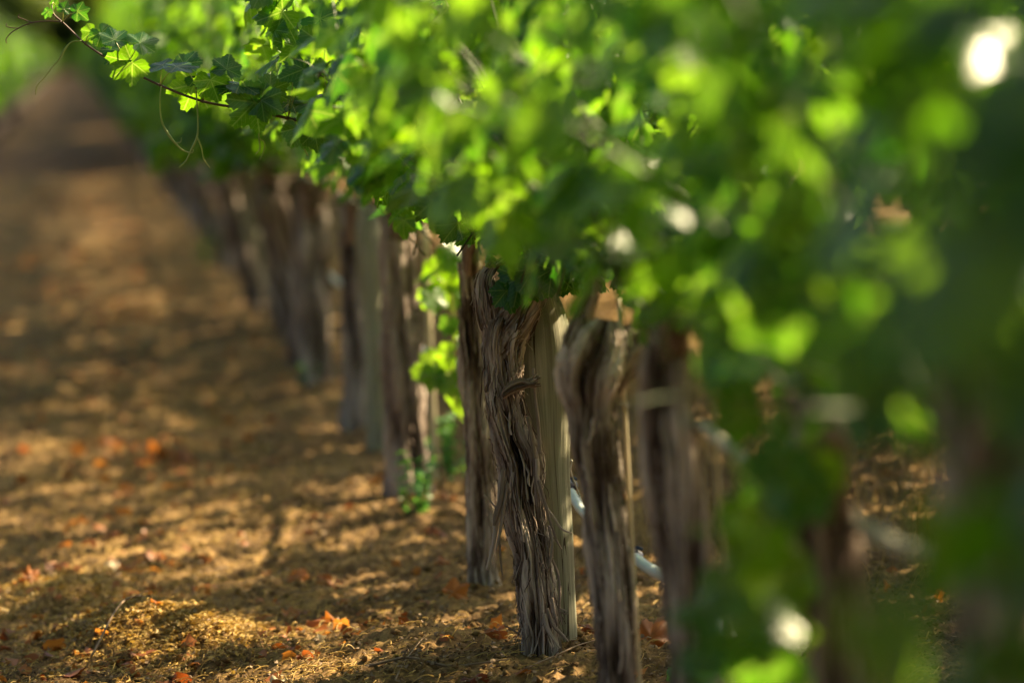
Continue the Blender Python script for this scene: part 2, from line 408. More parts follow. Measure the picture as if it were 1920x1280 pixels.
def canopy(rs, nshoot=24, zlow=.76, length=1.15, size=(.036, .078), half=.55, extra=0, step=.062, xoff=0.0, reach=.8, vee=.515, vz=.93, top=2.0):
    """leaf arrays + shoot stems of one vine in local coordinates (root on the ground, row along y)"""
    pos, nrm, tip, sz, rnd, stems, pets = [], [], [], [], [], [], []
    for k in range(nshoot):
        y0 = -half+2*half*(k+rs.uniform(0, 1))/nshoot
        p = np.array([rs.normal()*.06+xoff, y0, .92+rs.normal()*.05])
        side = 1 if rs.random() < .5 else -1
        mode = rs.random()
        if mode < .60: d = np.array([side*rs.uniform(.05, .5), rs.normal()*.25, 1.0]); grav = .012
        elif mode < .86: d = np.array([side*rs.uniform(.5, 1.0), rs.normal()*.3, .95]); grav = .065
        else: d = np.array([side*rs.uniform(.5, .9), rs.normal()*.4, .10]); grav = .075
        d /= np.linalg.norm(d); n = int((rs.uniform(.75, 1.15)*length)/step)
        path = [p.copy()]
        for i in range(n):
            d = d+np.array([rs.normal()*.05, rs.normal()*.05, -grav*(.4+i/n*1.4)]); d /= np.linalg.norm(d)
            if abs(p[0]-xoff) > .46*reach: d[0] *= .45
            p = p+d*step
            if p[2] > top: d[2] = -.1
            path.append(p.copy())
            if p[2] < zlow-.02 or (i > 2 and p[2] < vz+.03-vee*(p[0]-xoff)): break
            lat = np.cross(d, [0, 0, 1.0]); lat /= np.linalg.norm(lat)+1e-6
            out = np.array([np.sign(p[0]-xoff)*.9 if abs(p[0]-xoff) > .05 else rs.normal(), 0, 0])
            for q_ in range(1 if rs.random() < .75 else 2):
                pd = lat*(1 if (i+q_) % 2 else -1)*.6+out*.7+rs.normal(size=3)*.35+np.array([0, 0, .1]); pd /= np.linalg.norm(pd)
                pl = rs.uniform(.04, .09); lp = p+pd*pl
                if lp[2] < zlow+rs.normal()*.03 or lp[2]-.03 < vz-vee*(lp[0]-xoff)+rs.normal()*.03: continue
                nn = out*.8+np.array([0, 0, .55])+rs.normal(size=3)*.42
                tp = np.array([0, 0, -1.0])+pd*.8+rs.normal(size=3)*.35
                s_ = rs.uniform(*size)*(1.0-.45*(i/n)**3)
                pos.append(lp); nrm.append(nn); tip.append(tp); sz.append(s_)
                rnd.append(np.clip(rs.normal()*.22+.42+.25*(i/n), 0, 1)); pets.append(([p, (p+lp)/2+np.array([0, 0, .006]), lp], [.0016, .0013, .0013]))
        stems.append((path, np.linspace(.0030, .0015, len(path))))
    for k in range(extra):
        a = rs.uniform(-.42, .42)*reach+xoff
        lp = np.array([a, rs.uniform(-half, half), rs.uniform(zlow+.04, top)])
        if lp[2]-.05 < vz-vee*(a-xoff): continue
        pos.append(lp); nrm.append([np.sign(a-xoff)*.8+rs.normal()*.5, rs.normal()*.5, .5+rs.normal()*.4]); tip.append([rs.normal()*.4, rs.normal()*.4, -1])
        sz.append(rs.uniform(*size)); rnd.append(np.clip(rs.normal()*.2+.4, 0, 1))
    return dict(pos=np.array(pos), nrm=np.array(nrm), tip=np.array(tip), size=np.array(sz), rnd=np.array(rnd)), stems, pets

# ------------------------------------------------------------------ trunks
def bark_disp(seed, big=.013, mid=.0055, small=.002, twist=1.2):
    o = seed*13.7
    def f(TH, S, rr):
        t = TH+twist*.25*np.sin(S*5+o)+.15*perlin(S*7, o, .3)
        c, s = np.cos(t), np.sin(t)
        v = np.zeros_like(rr)
        sc = np.clip(rr/.045, .25, 1.3)
        v += big*sc*perlin(c*1.6+o, s*1.6, S*5.0)*1.6
        a = perlin(c*5.5+o, s*5.5, S*3.2+o); v += mid*.7*sc*(1-2.8*np.abs(a))
        b = perlin(c*13+o, s*13, S*8+o); v += mid*.35*sc*(1-2.8*np.abs(b))
        for K, am, sl in ((19, .55, .16), (43, .42, .09)):
            u = t/(2*math.pi)*K+.9*perlin(c*1.5, s*1.5+o, S*6+K)+.25*perlin(c*4, s*4, S*22+o)
            i_ = np.floor(u).astype(int) % K; fu = u-np.floor(u)
            sg = np.floor(S/sl+_perm[i_ & 255]/37.0+.25*perlin(c*9, s*9, S*9)).astype(int)
            h = _perm[(_perm[(i_*7+int(o)) & 255]+sg*13) & 255]/255.0
            v += mid*am*sc*((h-.5)*1.5-1.1*np.abs(2*fu-1)**5)
        if small > 0: v += small*sc*(1-3*np.abs(perlin(c*32+o, s*32, S*14+o)))+small*.5*perlin(c*60, s*60+o, S*60)
        return v
    return f
def bark_attr(nu, nv, TH_S_seed=0):
    return None
def trunk_mesh(name, pts, rad, seed, nu, nv, m, big=.013, mid=.0060, small=.002):
    f = bark_disp(seed, big, mid, small)
    store = {}
    def g(TH, S, rr):
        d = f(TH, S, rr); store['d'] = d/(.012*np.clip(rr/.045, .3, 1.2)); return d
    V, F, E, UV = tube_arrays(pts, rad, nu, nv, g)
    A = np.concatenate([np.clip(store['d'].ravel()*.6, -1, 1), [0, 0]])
    return mesh_from(name, V, [F, E], [m], UV, {'rnd': A})
def strips_mesh(name, pts, rad, seed, count, m, lmin=.03, lmax=.13, wmin=.0012, wmax=.0075, lift=.02, smin=0.04, smax=None):
    """ribbons of peeling bark that follow the trunk surface and lift at their lower ends"""
    rs = np.random.default_rng(seed+100)
    nv = 160; Pp, Rr, L = resample(pts, rad, nv); T, N, B = frames(Pp); f = bark_disp(seed)
    ss = np.linspace(0, L, nv); g = Geo(); smax = smax or L-.02
    def surf(th, s, off):
        k = np.interp(s, ss, np.arange(nv)); i = np.clip(k.astype(int), 0, nv-2); fr = (k-i)[:, None]
        c = Pp[i]*(1-fr)+Pp[i+1]*fr; n_ = N[i]; b_ = B[i]; r = np.interp(s, ss, Rr)
        r = r+f(th, s, r)*.9+off
        dirv = np.cos(th)[:, None]*n_+np.sin(th)[:, None]*b_
        tang = -np.sin(th)[:, None]*n_+np.cos(th)[:, None]*b_
        return c+r[:, None]*dirv, dirv, tang
    for k in range(count):
        ln = rs.uniform(lmin, lmax)*(1 if rs.random() < .8 else 1.5); s0 = rs.uniform(smin, smax); s1 = max(s0-ln, .01) # pts run upward: go down
        n_ = 12; s = np.linspace(s0, s1, n_); t = np.linspace(0, 1, n_)
        th0 = rs.uniform(0, 6.283); th = th0+rs.normal()*.22*t+.05*np.sin(t*rs.uniform(3, 9)+rs.uniform(0, 6))
        peel = lift*rs.random()**2.5
        off = .0025+peel*t**2.2+.0012*np.sin(t*11+th0)+(.004*(1-t)**8)
        c, dv, tg = surf(th, s, off)
        wv = (wmin+(wmax-wmin)*rs.random()**1.8)*np.clip(.25+t*3, 0, 1)*(1+.25*np.sin(t*17+th0*9))*np.where(t > .93, rs.uniform(.3, .9), 1.0)
        tk = .0009
        tw = rs.normal()*.5*t; tg2 = tg*np.cos(tw)[:, None]+dv*np.sin(tw)[:, None]; dv2 = dv*np.cos(tw)[:, None]-tg*np.sin(tw)[:, None]
        rings = np.stack([c-tg2*wv[:, None]*.5, c+dv2*tk, c+tg2*wv[:, None]*.5, c-dv2*tk], 1)
        V = rings.reshape(-1, 3); i = np.arange(n_-1)[:, None]*4; j = np.arange(4)[None, :]; j2 = (j+1) % 4
        F = np.stack([i+j, i+j2, i+4+j2, i+4+j], -1).reshape(-1, 4)
        u0 = rs.uniform(0, 1); uv = np.stack([np.tile([0, .01, .02, .03], n_)+u0, np.repeat(s, 4)], 1)
        g.add(V, F, uv, rs.uniform(-.45, .75))
    return g.mesh(name, [m], smooth=False)

def px_path(lst, d):
    return [P(x, y, d) for x, y, r in lst], [r*d/F_PX for x, y, r in lst]
def vine_root(pt):
    return empty('grapevine', (pt[0], pt[1], gz(pt[0], pt[1])-.01))
def local(pts, root): return [Vector(p)-Vector(root.location) for p in pts]

def add_arms(root, head, rs, m, nu=14, nv=26, target=.55, r0=.022, parts=True):
    for sgn in (-1, 1):
        h = Vector(head); t = target*rs.uniform(.85, 1.05)
        pts = [h+Vector((0, 0, -.04)), h+Vector((rs.normal()*.01, sgn*.09, .05)), h+Vector((rs.normal()*.02, sgn*t*.5, .10)), h+Vector((rs.normal()*.02, sgn*t, .12))]
        link('arm', trunk_mesh('arm', pts, [r0*1.15, r0, r0*.75, r0*.5], int(rs.integers(1000)), nu, nv, m, .006, .003, 0), root)

VINES = {}
def special_vine(key, lst, d, seed, nu, nv, nstrips, label, canopy_kw, templ, arms=True, small=.002, m=M_BARK, extra_arms=(), lift=.02):
    pts, rad = px_path(lst, d)          # listed from the ground up
    rad = [r*(.82 if key == 'c' else .88) for r in rad]
    root = vine_root(pts[0]); lp = local(pts, root)
    # carry the foot below ground
    lp = [lp[0]+Vector((0, 0, -.10))]+lp; rad = [rad[0]*1.15]+rad
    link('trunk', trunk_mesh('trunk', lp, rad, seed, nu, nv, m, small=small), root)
    if nstrips: link('peeling_bark', strips_mesh('peeling_bark', lp, rad, seed, nstrips, m, lift=lift, smin=.16), root)
    rs = np.random.default_rng(seed)
    for al in extra_arms:
        ap, ar = px_path(al, d); alp = local(ap, root)
        link('arm', trunk_mesh('arm', alp, ar, seed+5, nu//2, nv//4, m, .007, .004, small*.6), root)
        if nstrips: link('arm_bark', strips_mesh('arm_bark', alp, ar, seed+5, nstrips//5, m, .03, .08, .002, .005, .006, .02), root)
    if arms: add_arms(root, lp[-1], rs, m, target=.26, r0=rad[-1]*.7)
    L, stems, pets = canopy(rs, xoff=ROWX-root.location.x, **canopy_kw)
    link('foliage', foliage_mesh('foliage', L, templ, rs, [M_LEAF, M_STEM], stems=stems+pets), root)
    tag(root, label, 'grapevine', 'old grapevines of the row beside the alley')
    VINES[key] = root
    return root

central = special_vine('c', [(1008, 1245, 36), (1009, 1204, 35), (1005, 1155, 35), (998, 1083, 36), (998, 1044, 33), (989, 991, 37), (978, 926, 39), (972, 860, 43),
                             (962, 834, 42), (951, 784, 39), (944, 735, 38), (942, 686, 39), (941, 637, 43), (948, 606, 42), (952, 586, 22)], D, 3, 300, 720, 330,
    'shaggy grapevine in sharp focus standing against the round wooden post', dict(nshoot=28, half=.55, extra=300, vz=.85, zlow=.74), T_HI, arms=False,
    extra_arms=[[(938, 640, 26), (920, 600, 22), (914, 555, 20), (914, 520, 15), (924, 502, 9), (948, 488, 5), (975, 470, 5)],
                [(936, 668, 36), (955, 628, 36), (980, 590, 32), (1000, 550, 26), (1015, 500, 18)]], lift=.022)
# torn stub and loose strands of the sharp vine
def px_strand(name, lst, d, root, m, a=.3, nu=6, nv=30, small=0.0):
    pts, rad = px_path(lst, d); g = Geo()
    add_tube(g, local(pts, root), rad, nu, nv, a)
    return link(name, g.mesh(name, [m]), root)
g = Geo()
rs = np.random.default_rng(5)
for k in range(16):
    o1, o2 = rs.normal()*6, rs.normal()*7; dd = D-.055+rs.normal()*.008
    pts, rad = px_path([(943+rs.normal()*2, 742+o1*.9, 2.0), (958, 730+o1, 3.6), (980, 722+o1*.9, 3.4), (998, 716+o2*.8, 2.6), (1010+rs.uniform(-8, 5), 712+o2*1.2, 1)], dd)
    add_tube(g, local(pts, central), rad, 5, 18, rs.uniform(-.2, .8))
link('broken_stub', g.mesh('broken_stub', [M_BARK]), central)
strands = [
    ([(938, 900, 5), (936, 950, 5), (930, 985, 5), (925, 1020, 4), (913, 1068, 3)], -.06),
    ([(944, 880, 4), (940, 930, 5), (930, 968, 5), (926, 985, 3)], -.07),
    ([(952, 905, 3), (943, 960, 3.5), (937, 1000, 2.5), (930, 1030, 1.5)], -.07),
    ([(936, 1000, 2), (938, 1040, 2.2), (942, 1078, 1.2)], -.05),
    ([(907, 927, 2.2), (920, 940, 1.8), (935, 958, 1.6)], -.05),
    ([(1007, 860, 4), (1010, 910, 3.5), (1022, 945, 3), (1042, 975, 2.4), (1055, 992, 2), (1073, 999, 1.2)], -.07),
    ([(1010, 900, 3.5), (1024, 950, 3), (1036, 990, 2.5), (1045, 1015, 2), (1054, 1030, 1)], -.075),
    ([(1030, 985, 3), (1036, 1020, 2.5), (1032, 1050, 2.5), (1029, 1062, 1)], -.06),
    ([(1034, 1045, 2.5), (1046, 1075, 2.6), (1050, 1110, 2.4), (1049, 1145, 2.2), (1054, 1170, 1.2)], -.05),
    ([(1035, 1120, 3), (1040, 1150, 2.5), (1046, 1172, 1)], -.05),
    ([(1050, 1140, 1.5), (1058, 1143, 1.8), (1064, 1146, 1)], -.05),
    ([(1050, 1146, 1.5), (1057, 1149, 1.8), (1065, 1150, 1)], -.05),
    ([(1020, 1150, 4), (1028, 1180, 4), (1040, 1200, 3), (1050, 1215, 1.5)], -.055),
    ([(1026, 1140, 3), (1040, 1175, 3.5), (1055, 1190, 3), (1066, 1202, 1.4)], -.05),
    ([(1000, 690, 3), (1004, 745, 3), (1010, 800, 3.4), (1012, 850, 4)], -.045),
    ([(990, 780, 4), (1000, 840, 4), (1004, 890, 3.5), (1008, 950, 3)], -.06),
    ([(947, 1172, 1.6), (958, 1178, 2), (972, 1187, 2)], -.03)]
for lst, dz in strands: px_strand('loose_bark_strand', lst, D+dz, central, M_BARK, rs.uniform(0, .6))

special_vine('r1', [(1168, 1420, 44), (1156, 1280, 37), (1152, 1188, 36), (1147, 1090, 37), (1135, 991, 36), (1126, 900, 39), (1114, 834, 44), (1112, 768, 42), (1112, 725, 56),
                    (1118, 690, 62), (1128, 655, 56), (1136, 622, 44), (1140, 600, 22)], 7.33, 11, 200, 420, 190,
    'grapevine with a broad forked head just right of the wooden post', dict(nshoot=22, half=.5, extra=110, zlow=.80, vz=.90, top=1.76), T_MED, arms=False, lift=.01,
    extra_arms=[[(1110, 725, 42), (1138, 698, 44), (1168, 664, 38), (1198, 630, 30), (1206, 616, 20)], [(1100, 690, 36), (1084, 650, 28), (1092, 600, 16), (1112, 540, 11), (1108, 505, 9)]])
special_vine('r2', [(1330, 1640, 60), (1300, 1280, 49), (1278, 1000, 50), (1262, 850, 52), (1255, 760, 52), (1252, 690, 55), (1250, 640, 40)], 6.37, 17, 120, 260, 120,
    'blurred stout grapevine second to the right of the wooden post', dict(nshoot=22, half=.5, extra=110, zlow=.80, vz=.90, top=1.76), T_MED)
special_vine('r3', [(1610, 1960, 70), (1575, 1280, 60), (1555, 1100, 60), (1545, 1000, 60), (1541, 950, 52)], 5.16, 23, 80, 160, 80,
    'very blurred grapevine trunk behind low hanging leaves, lower right', dict(nshoot=24, half=.6, extra=50, zlow=.82, vz=.93, top=1.70), T_MED)
special_vine('r4', [(1960, 2300, 80), (1880, 1280, 75), (1855, 1000, 75), (1840, 850, 78)], 4.2, 29, 64, 120, 40,
    'dark grapevine closest to the camera at the right edge', dict(nshoot=24, half=.6, extra=50, zlow=.84, vz=.93, top=1.72), T_MED)
special_vine('l1', [(911, 1140, 38), (907, 1090, 29), (906, 1000, 27), (904, 900, 27), (898, 800, 28), (892, 700, 28), (886, 600, 27), (884, 540, 25), (880, 490, 22)], 9.86, 31, 110, 260, 110,
    'slim reddish grapevine directly left behind the post vine', dict(nshoot=28, half=.6, extra=200, vz=.88), T_HI)
special_vine('l2', [(764, 905, 48), (760, 850, 41), (757, 760, 39), (754, 650, 37), (750, 560, 34), (748, 480, 32), (746, 430, 28)], 11.9, 37, 90, 160, 70,
    'stout grapevine with green weeds around its foot, left of the slim reddish one', dict(nshoot=28, half=.6, extra=200, vz=.88), T_MED, m=M_BARK_FAR)
special_vine('l3', [(672, 815, 34), (669, 740, 27), (666, 620, 26), (663, 500, 25), (660, 430, 26)], 13.9, 41, 60, 90, 40,
    'blurred grapevine half hidden by the thin far post', dict(nshoot=26, half=.6, extra=160), T_MED, m=M_BARK_FAR)
special_vine('l4', [(592, 757, 42), (590, 680, 37), (586, 560, 36), (582, 450, 34), (578, 390, 30)], 15.8, 43, 60, 90, 0,
    'blurred pale grapevine just left of the thin far post', dict(nshoot=26, half=.6, extra=160), T_MED, m=M_BARK_FAR)

# the nearest vine bodies stand out of frame, only their leaves reach into the picture
def generic_sources(tall=False):
    src = []
    for k in range(5):
        rs = np.random.default_rng(200+k)
        lean = rs.normal(size=2)*.09
        zs = [-.1, 0, .12, .3, .45, .6, .70, .76]
        pts = [Vector((lean[0]*z*1.3+rs.normal()*.014, lean[1]*z*1.3+rs.normal()*.02, z)) for z in zs]
        r = .048*rs.uniform(.72, 1.3); rad = [r*1.3, r*1.15, r, r*.95, r, r*1.05, r*1.2, r*.7]
        tr = trunk_mesh('trunk', pts, rad, 60+k, 40, 60, M_BARK_FAR, small=0)
        if tall: L, stems, pets = canopy(rs, nshoot=26, half=.62, extra=750, step=.075, size=(.05, .082), vee=0, vz=.8, length=2.1, top=2.75)
        else: L, stems, pets = canopy(rs, nshoot=24, half=.62, extra=340, step=.07, size=(.05, .078), vee=0, vz=.8)
        fo = foliage_mesh('foliage', L, T_LO, rs, [M_LEAF_FAR, M_STEM], stems=stems)
        arms = []
        for sgn in (-1, 1):
            h = pts[-1]
            ap = [h+Vector((0, 0, -.04)), h+Vector((0, sgn*.09, .05)), h+Vector((rs.normal()*.02, sgn*.3, .09)), h+Vector((0, sgn*.6, .11))]
            arms.append(trunk_mesh('arm', ap, [.026, .022, .017, .012], 300+k*2+sgn, 10, 16, M_BARK_FAR, .006, .003, 0))
        src.append((tr, fo, arms))
    return src
SRC = generic_sources()+generic_sources(True)
def generic_vine(x, y, k, flip, label, group, sc=1.0, zs=None):
    tr, fo, arms = SRC[k]
    root = empty('grapevine', (x, y, gz(x, y)-.01), math.pi if flip else 0.0)
    root.scale = (sc, 1, zs or sc)
    link('trunk', tr, root); link('foliage', fo, root)
    for a in arms: link('arm', a, root)
    tag(root, label, 'grapevine', group)
rs = np.random.default_rng(77)
y = 3.1
for y in (3.0, 1.62):
    generic_vine(ROWX+.02, y, int(rs.integers(5))+(5 if y < 2 else 0), rs.random() < .5, 'grapevine whose soft dark leaves fill the right edge', 'vines nearest the camera at the right edge')
y = 16.9
while y < 80:
    generic_vine(ROWX+rs.normal()*.03, y, int(rs.integers(5)), rs.random() < .5, 'grapevine in the blurred far stretch of the row, left of centre', 'far vines of the row beside the alley', rs.uniform(.95, 1.08))
    y += rs.uniform(.85, 1.1)
def row(i, y0, y1, label, group, zs=lambda y: 1.0):
    y = y0
    while y < y1:
        generic_vine(ROWX+i*SPACING+rs.normal()*.03, y, int(rs.integers(5))+(5 if i == 1 else 0), rs.random() < .5, label, group, rs.uniform(.96, 1.06), zs(y)*rs.uniform(.94, 1.07))
        y += rs.uniform(1.05, 1.25)
row(1, 3.4, 62, 'grapevine in the second row, seen dimly behind the trunks on the right', 'vines of the second row', lambda y: .66 if 12.0 < y < 13.7 else .80 if 10.2 < y < 10.9 else 1.0 if y < 22 else .88)
row(2, 12, 50, 'grapevine in the third row, beyond the second row on the right', 'vines of the third row')
row(-1, 4, 84, 'grapevine across the alley, at its far end top left', 'vines of the row left of the alley')

# ------------------------------------------------------------------ trellis: posts, stakes, hoses, wires
def post(base_px, top_px, d, r_px, label, knot=False, nu=40, nv=120):
    b, t = P(*base_px, d), P(*top_px, d); r = r_px*d/F_PX
    root = empty('wooden_post', (b.x, b.y, gz(b.x, b.y)))
    pts = [b+(b-t).normalized()*.3, b, b.lerp(t, .5), t-(t-b).normalized()*.012, t]
    f = lambda TH, S, rr: .0022*perlin(np.cos(TH)*3+d, np.sin(TH)*3, S*3)+.0006*perlin(np.cos(TH)*22, np.sin(TH)*22, S*6)
    V, F, E, UV = tube_arrays(local(pts, root), [r*1.02, r, r, r*.985, r*.88], nu, nv, f)
    link('shaft', mesh_from('shaft', V, [F, E], [M_POST], UV), root)
    tag(root, label, 'post', 'round wooden trellis posts')
    return root
PD = D+.10
pr = post((1047, 1232), (1011, 553), PD, 39, 'pale round wooden post behind the sharp shaggy vine', nu=96, nv=260)
def disk_on(cx, cy, d, r, name, parent, m, ry=None):
    c = P(cx, cy, d); g = Geo(); pts = []
    ax = Vector(CR @ np.array([0, 0, 1.0])); right = Vector(CR @ np.array([1.0, 0, 0])); up = Vector(CR @ np.array([0, 1.0, 0])); ry = ry or r
    n = 20; V = []
    for rr, off in ((1.0, -.004), (.85, .0016), (.45, .0006), (.15, .0018)):
        for k in range(n):
            a = 2*math.pi*k/n; V.append(c+right*math.cos(a)*r*rr+up*math.sin(a)*ry*rr+ax*off)
    V.append(c+ax*.001); V = [v-Vector(parent.location) for v in V]
    F4 = [[q_*n+k, q_*n+(k+1) % n, (q_+1)*n+(k+1) % n, (q_+1)*n+k] for q_ in range(3) for k in range(n)]
    F3 = [[3*n+k, 3*n+(k+1) % n, 4*n] for k in range(n)]
    link(name, mesh_from(name, [tuple(v) for v in V], [np.array(F4), np.array(F3)], [m]), parent)
disk_on(1024, 751, PD-.0425, .0052, 'knot', pr, M_KNOT, .0045)
# staple and wire loop on the post
g = Geo()
p0, _ = px_path([(1052, 664, 1), (1062, 665, 1), (1061, 680, 1), (1050, 690, 1), (1046, 700, 1)], PD-.01)
add_tube(g, local(p0, pr), [.0022]*5, 6, 24); link('staple', g.mesh('staple', [M_STEEL]), pr)
g = Geo()
p0, _ = px_path([(1034, 685, 1), (1048, 676, 1), (1052, 668, 1), (1044, 664, 1)], PD-.035); add_tube(g, local(p0, pr), [.003, .004, .004, .002], 6, 20)
link('wire_clip', g.mesh('wire_clip', [M_STEEL]), pr)
post((708, 850), (690, 380), 13.2, 18, 'thin greenish blurred post in the far part of the row')
for k, yy in enumerate((21.5, 29.5, 38.5)):
    x = ROWX-.02; root = empty('wooden_post', (x, yy, gz(x, yy)))
    V, F, E, UV = tube_arrays([(0, 0, -.2), (0, 0, .5), (.01, 0, 1.2), (.01, .01, 1.9)], [.045, .044, .043, .042], 16, 20)
    link('shaft', mesh_from('shaft', V, [F, E], [M_POST], UV), root)
    tag(root, 'wooden post standing among the most distant blurred vines', 'post', 'round wooden trellis posts')

def stake(px, py0, py1, lean, d, r, m, label, pairs=()):
    t = P(px, py0, d); b = P(px+lean, py1, d)
    dirv = (b-t).normalized(); k = (b.z-gz(b.x, b.y)+.15)/-dirv.z; b2 = b+dirv*k
    gx = b+dirv*((b.z-gz(b.x, b.y))/-dirv.z)
    root = empty('training_stake', (gx.x, gx.y, gz(gx.x, gx.y))); g = Geo()
    add_tube(g, local([b2, b.lerp(t, .3), t], root), [r, r, r], 8, 10)
    o = link('rod', g.mesh('rod', [m]), root)
    g = Geo(); c = b.lerp(t, .55); pts = [c+Vector((math.cos(a)*(r+.003), math.sin(a)*(r+.003), .004*math.sin(a*2))) for a in np.linspace(0, 6.2, 9)]
    add_tube(g, local(pts, root), [.0018]*9, 5, 26); link('tie_wire', g.mesh('tie_wire', [M_STEEL]), root)
    tag(root, label, 'stake', 'slender training stakes beside the vines')
stake(1160, 560, 1000, 24, 7.40, .0042, M_PALEWOOD, 'slim pale stake on the right side of the broad headed vine')
stake(1322, 560, 1000, 30, 6.45, .0045, M_PALEWOOD, 'slim stake on the right side of the blurred stout vine')
stake(797, 420, 620, 8, 12.3, .011, M_PALEWOOD, 'sunlit pale stake right of the weedy stout vine, partly behind yellow leaves')

def line_thing(name, pts, r, m, label, cat, nu=12, nv=200, group=None):
    root = empty(name, tuple(pts[0])); g = Geo(); add_tube(g, local(pts, root), [r]*len(pts), nu, nv)
    return root, g
# lower drip hose, sagging between its hangers
hp = [P(1600, 1400, 5.9), P(1420, 1240, 6.5), P(1250, 1084, 7.5), P(1212, 1062, 7.9), P(1180, 1036, 8.2), P(1120, 985, 8.75), P(1090, 955, 8.95), P(1066, 916, 9.15), P(1040, 885, 9.5)]
for yy in (10.2, 11.4, 12.6, 14, 16, 19, 23, 30, 40): hp.append(Vector((ROWX+.10, yy, .42+.03*math.sin(yy*1.9))))
root, g = line_thing('drip_hose', hp, .0118, M_HOSE, '', '')
link('hose', g.mesh('hose', [M_HOSE]), root)
def blob(g, c, r, sx=1, sy=1, sz=1, n=10, a=.5, rsd=None, rough=0.0):
    V = []; F = []
    c = np.array(tuple(c))
    for i in range(n//2+1):
        ph = math.pi*i/(n//2)
        for j in range(n):
            t = 2*math.pi*j/n; rr = r*(1+(rsd.normal()*rough if rsd is not None else 0))
            V.append(c+rr*np.array([sx*math.sin(ph)*math.cos(t), sy*math.sin(ph)*math.sin(t), sz*math.cos(ph)]))
    for i in range(n//2):
        for j in range(n): F.append([i*n+j, i*n+(j+1) % n, (i+1)*n+(j+1) % n, (i+1)*n+j])
    g.add(V, F, None, a)
for px, py, d in ((1068, 908, 9.12), (1188, 1040, 8.1)):
    g = Geo(); c = P(px, py, d)
    add_tube(g, local([c+Vector((-.012, -.014, 0)), c, c+Vector((.012, .014, -.006))], root), [.0122, .0135, .0122], 12, 9)
    add_tube(g, local([c+Vector((0, 0, .01)), c+Vector((.008, 0, .015)), c+Vector((.018, -.01, .012))], root), [.004, .004, .003], 8, 8)
    link('emitter', g.mesh('emitter', [M_BLUE]), root)
for lst, d in (([(1063, 866, 1), (1072, 862, 1), (1070, 880, 1), (1078, 905, 1), (1094, 945, 1)], 9.05),):
    g = Geo(); pp, _ = px_path(lst, d); add_tube(g, local(pp, root), [.0016]*5, 6, 30); link('hanger_wire', g.mesh('hanger_wire', [M_STEEL]), root)
tag(root, 'pale grey drip hose showing low between the trunks right of the post', 'hose')
# upper hose, tied along the vine heads
hp = [Vector((ROWX-.01, 2.0, .93)), P(1930, 1120, 4.25), P(1750, 1045, 4.7), P(1680, 1022, 4.95), P(1590, 975, 5.2), P(1500, 930, 5.5), P(1430, 886, 5.7), P(1350, 826, 6.0), P(1305, 800, 6.4), P(1276, 820, 6.6), P(1268, 900, 6.7), P(1266, 1000, 6.8), P(1270, 1095, 6.95)]
root, g = line_thing('irrigation_pipe', hp, .0105, M_HOSE, '', '')
link('pipe', g.mesh('pipe', [M_DUSTY]), root)
for px, py, d in ((1650, 1006, 5.05), (1375, 846, 5.9)):
    g = Geo(); c = P(px, py, d); pts = [c+Vector((math.cos(a)*.014, 0, math.sin(a)*.014)) for a in np.linspace(0, 6.2, 10)]
    add_tube(g, local(pts, root), [.002]*10, 6, 30); link('tie', g.mesh('tie', [M_STEEL]), root)
tag(root, 'blurred pale pipe crossing behind the green leaves at lower right', 'hose')
# fruiting wire along the row
hp = [Vector((ROWX, yy, .93)) for yy in (1, 8, 16, 30, 60)]
root, g = line_thing('trellis_wire', hp, .0016, M_STEEL, '', '', 5, 40)
link('wire', g.mesh('wire', [M_STEEL]), root); tag(root, 'thin steel wire strung through the leaves along the row', 'wire')

# ------------------------------------------------------------------ the cane that reaches out over the alley, in focus
vr = central
g = Geo(); CD = D-.05
cane = [(760, 262, 3.4), (700, 252, 3.2), (620, 240, 3.0), (540, 222, 2.8), (460, 205, 2.6), (380, 190, 2.5), (300, 160, 2.3), (240, 131, 2.1), (160, 82, 1.9), (117, 42, 1.7), (100, 26, 1.6), (97, 10, 1.1)]
pts, rad = px_path(cane, CD); pts.insert(0, P(850, 285, CD+.35)); pts.insert(0, P(900, 330, CD+.7)); rad = [.003, .003]+rad
add_tube(g, local(pts, vr), rad, 8, 200)
for (x, y, r) in cane[2:-2]: blob(g, np.array(local([P(x, y, CD)], vr)[0]), r*1.5*CD/F_PX, n=8)
link('long_cane', g.mesh('long_cane', [M_CANE]), vr)
tend = [[(115, 41, 1.3), (85, 40, 1.2), (60, 43, 1.2), (35, 53, 1.1), (16, 67, 1), (11, 76, .9), (13, 82, .8)], [(60, 43, 1), (45, 37, .9), (34, 31, .9), (37, 27, .7)], [(34, 53, 1), (20, 52, .9), (12, 49, .8), (12, 44, .7)],
        [(152, 77, 1.2), (135, 79, 1.1), (122, 92, 2.0), (112, 110, 1.6), (100, 124, 1), (84, 145, .9), (68, 165, .8), (67, 178, .7)],
        [(302, 162, 1.3), (300, 195, 1.3), (305, 232, 1.6), (318, 255, 2.2), (330, 270, 1.6), (345, 283, 1.2), (362, 285, .9), (362, 280, .8)], [(318, 255, 1.4), (330, 268, 1.1), (339, 266, 1), (340, 258, .8)],
        [(366, 155, 1.3), (369, 190, 1.3), (371, 225, 1.4), (369, 258, 1.8), (358, 282, 1.4), (347, 304, 1.1), (336, 314, .9)], [(369, 256, 1.4), (377, 275, 1.2), (383, 300, 1.1), (394, 315, .9)],
        [(483, 212, 1.1), (485, 240, 1.2), (486, 262, 1.3), (487, 280, 1.1), (479, 290, .8)], [(486, 260, 1.1), (495, 266, 1.1), (494, 285, 1), (487, 300, .8)],
        [(553, 232, 1.1), (557, 260, 2), (568, 275, 1.3), (578, 293, 1)], [(560, 268, 1), (580, 276, .9), (598, 274, .7)]]
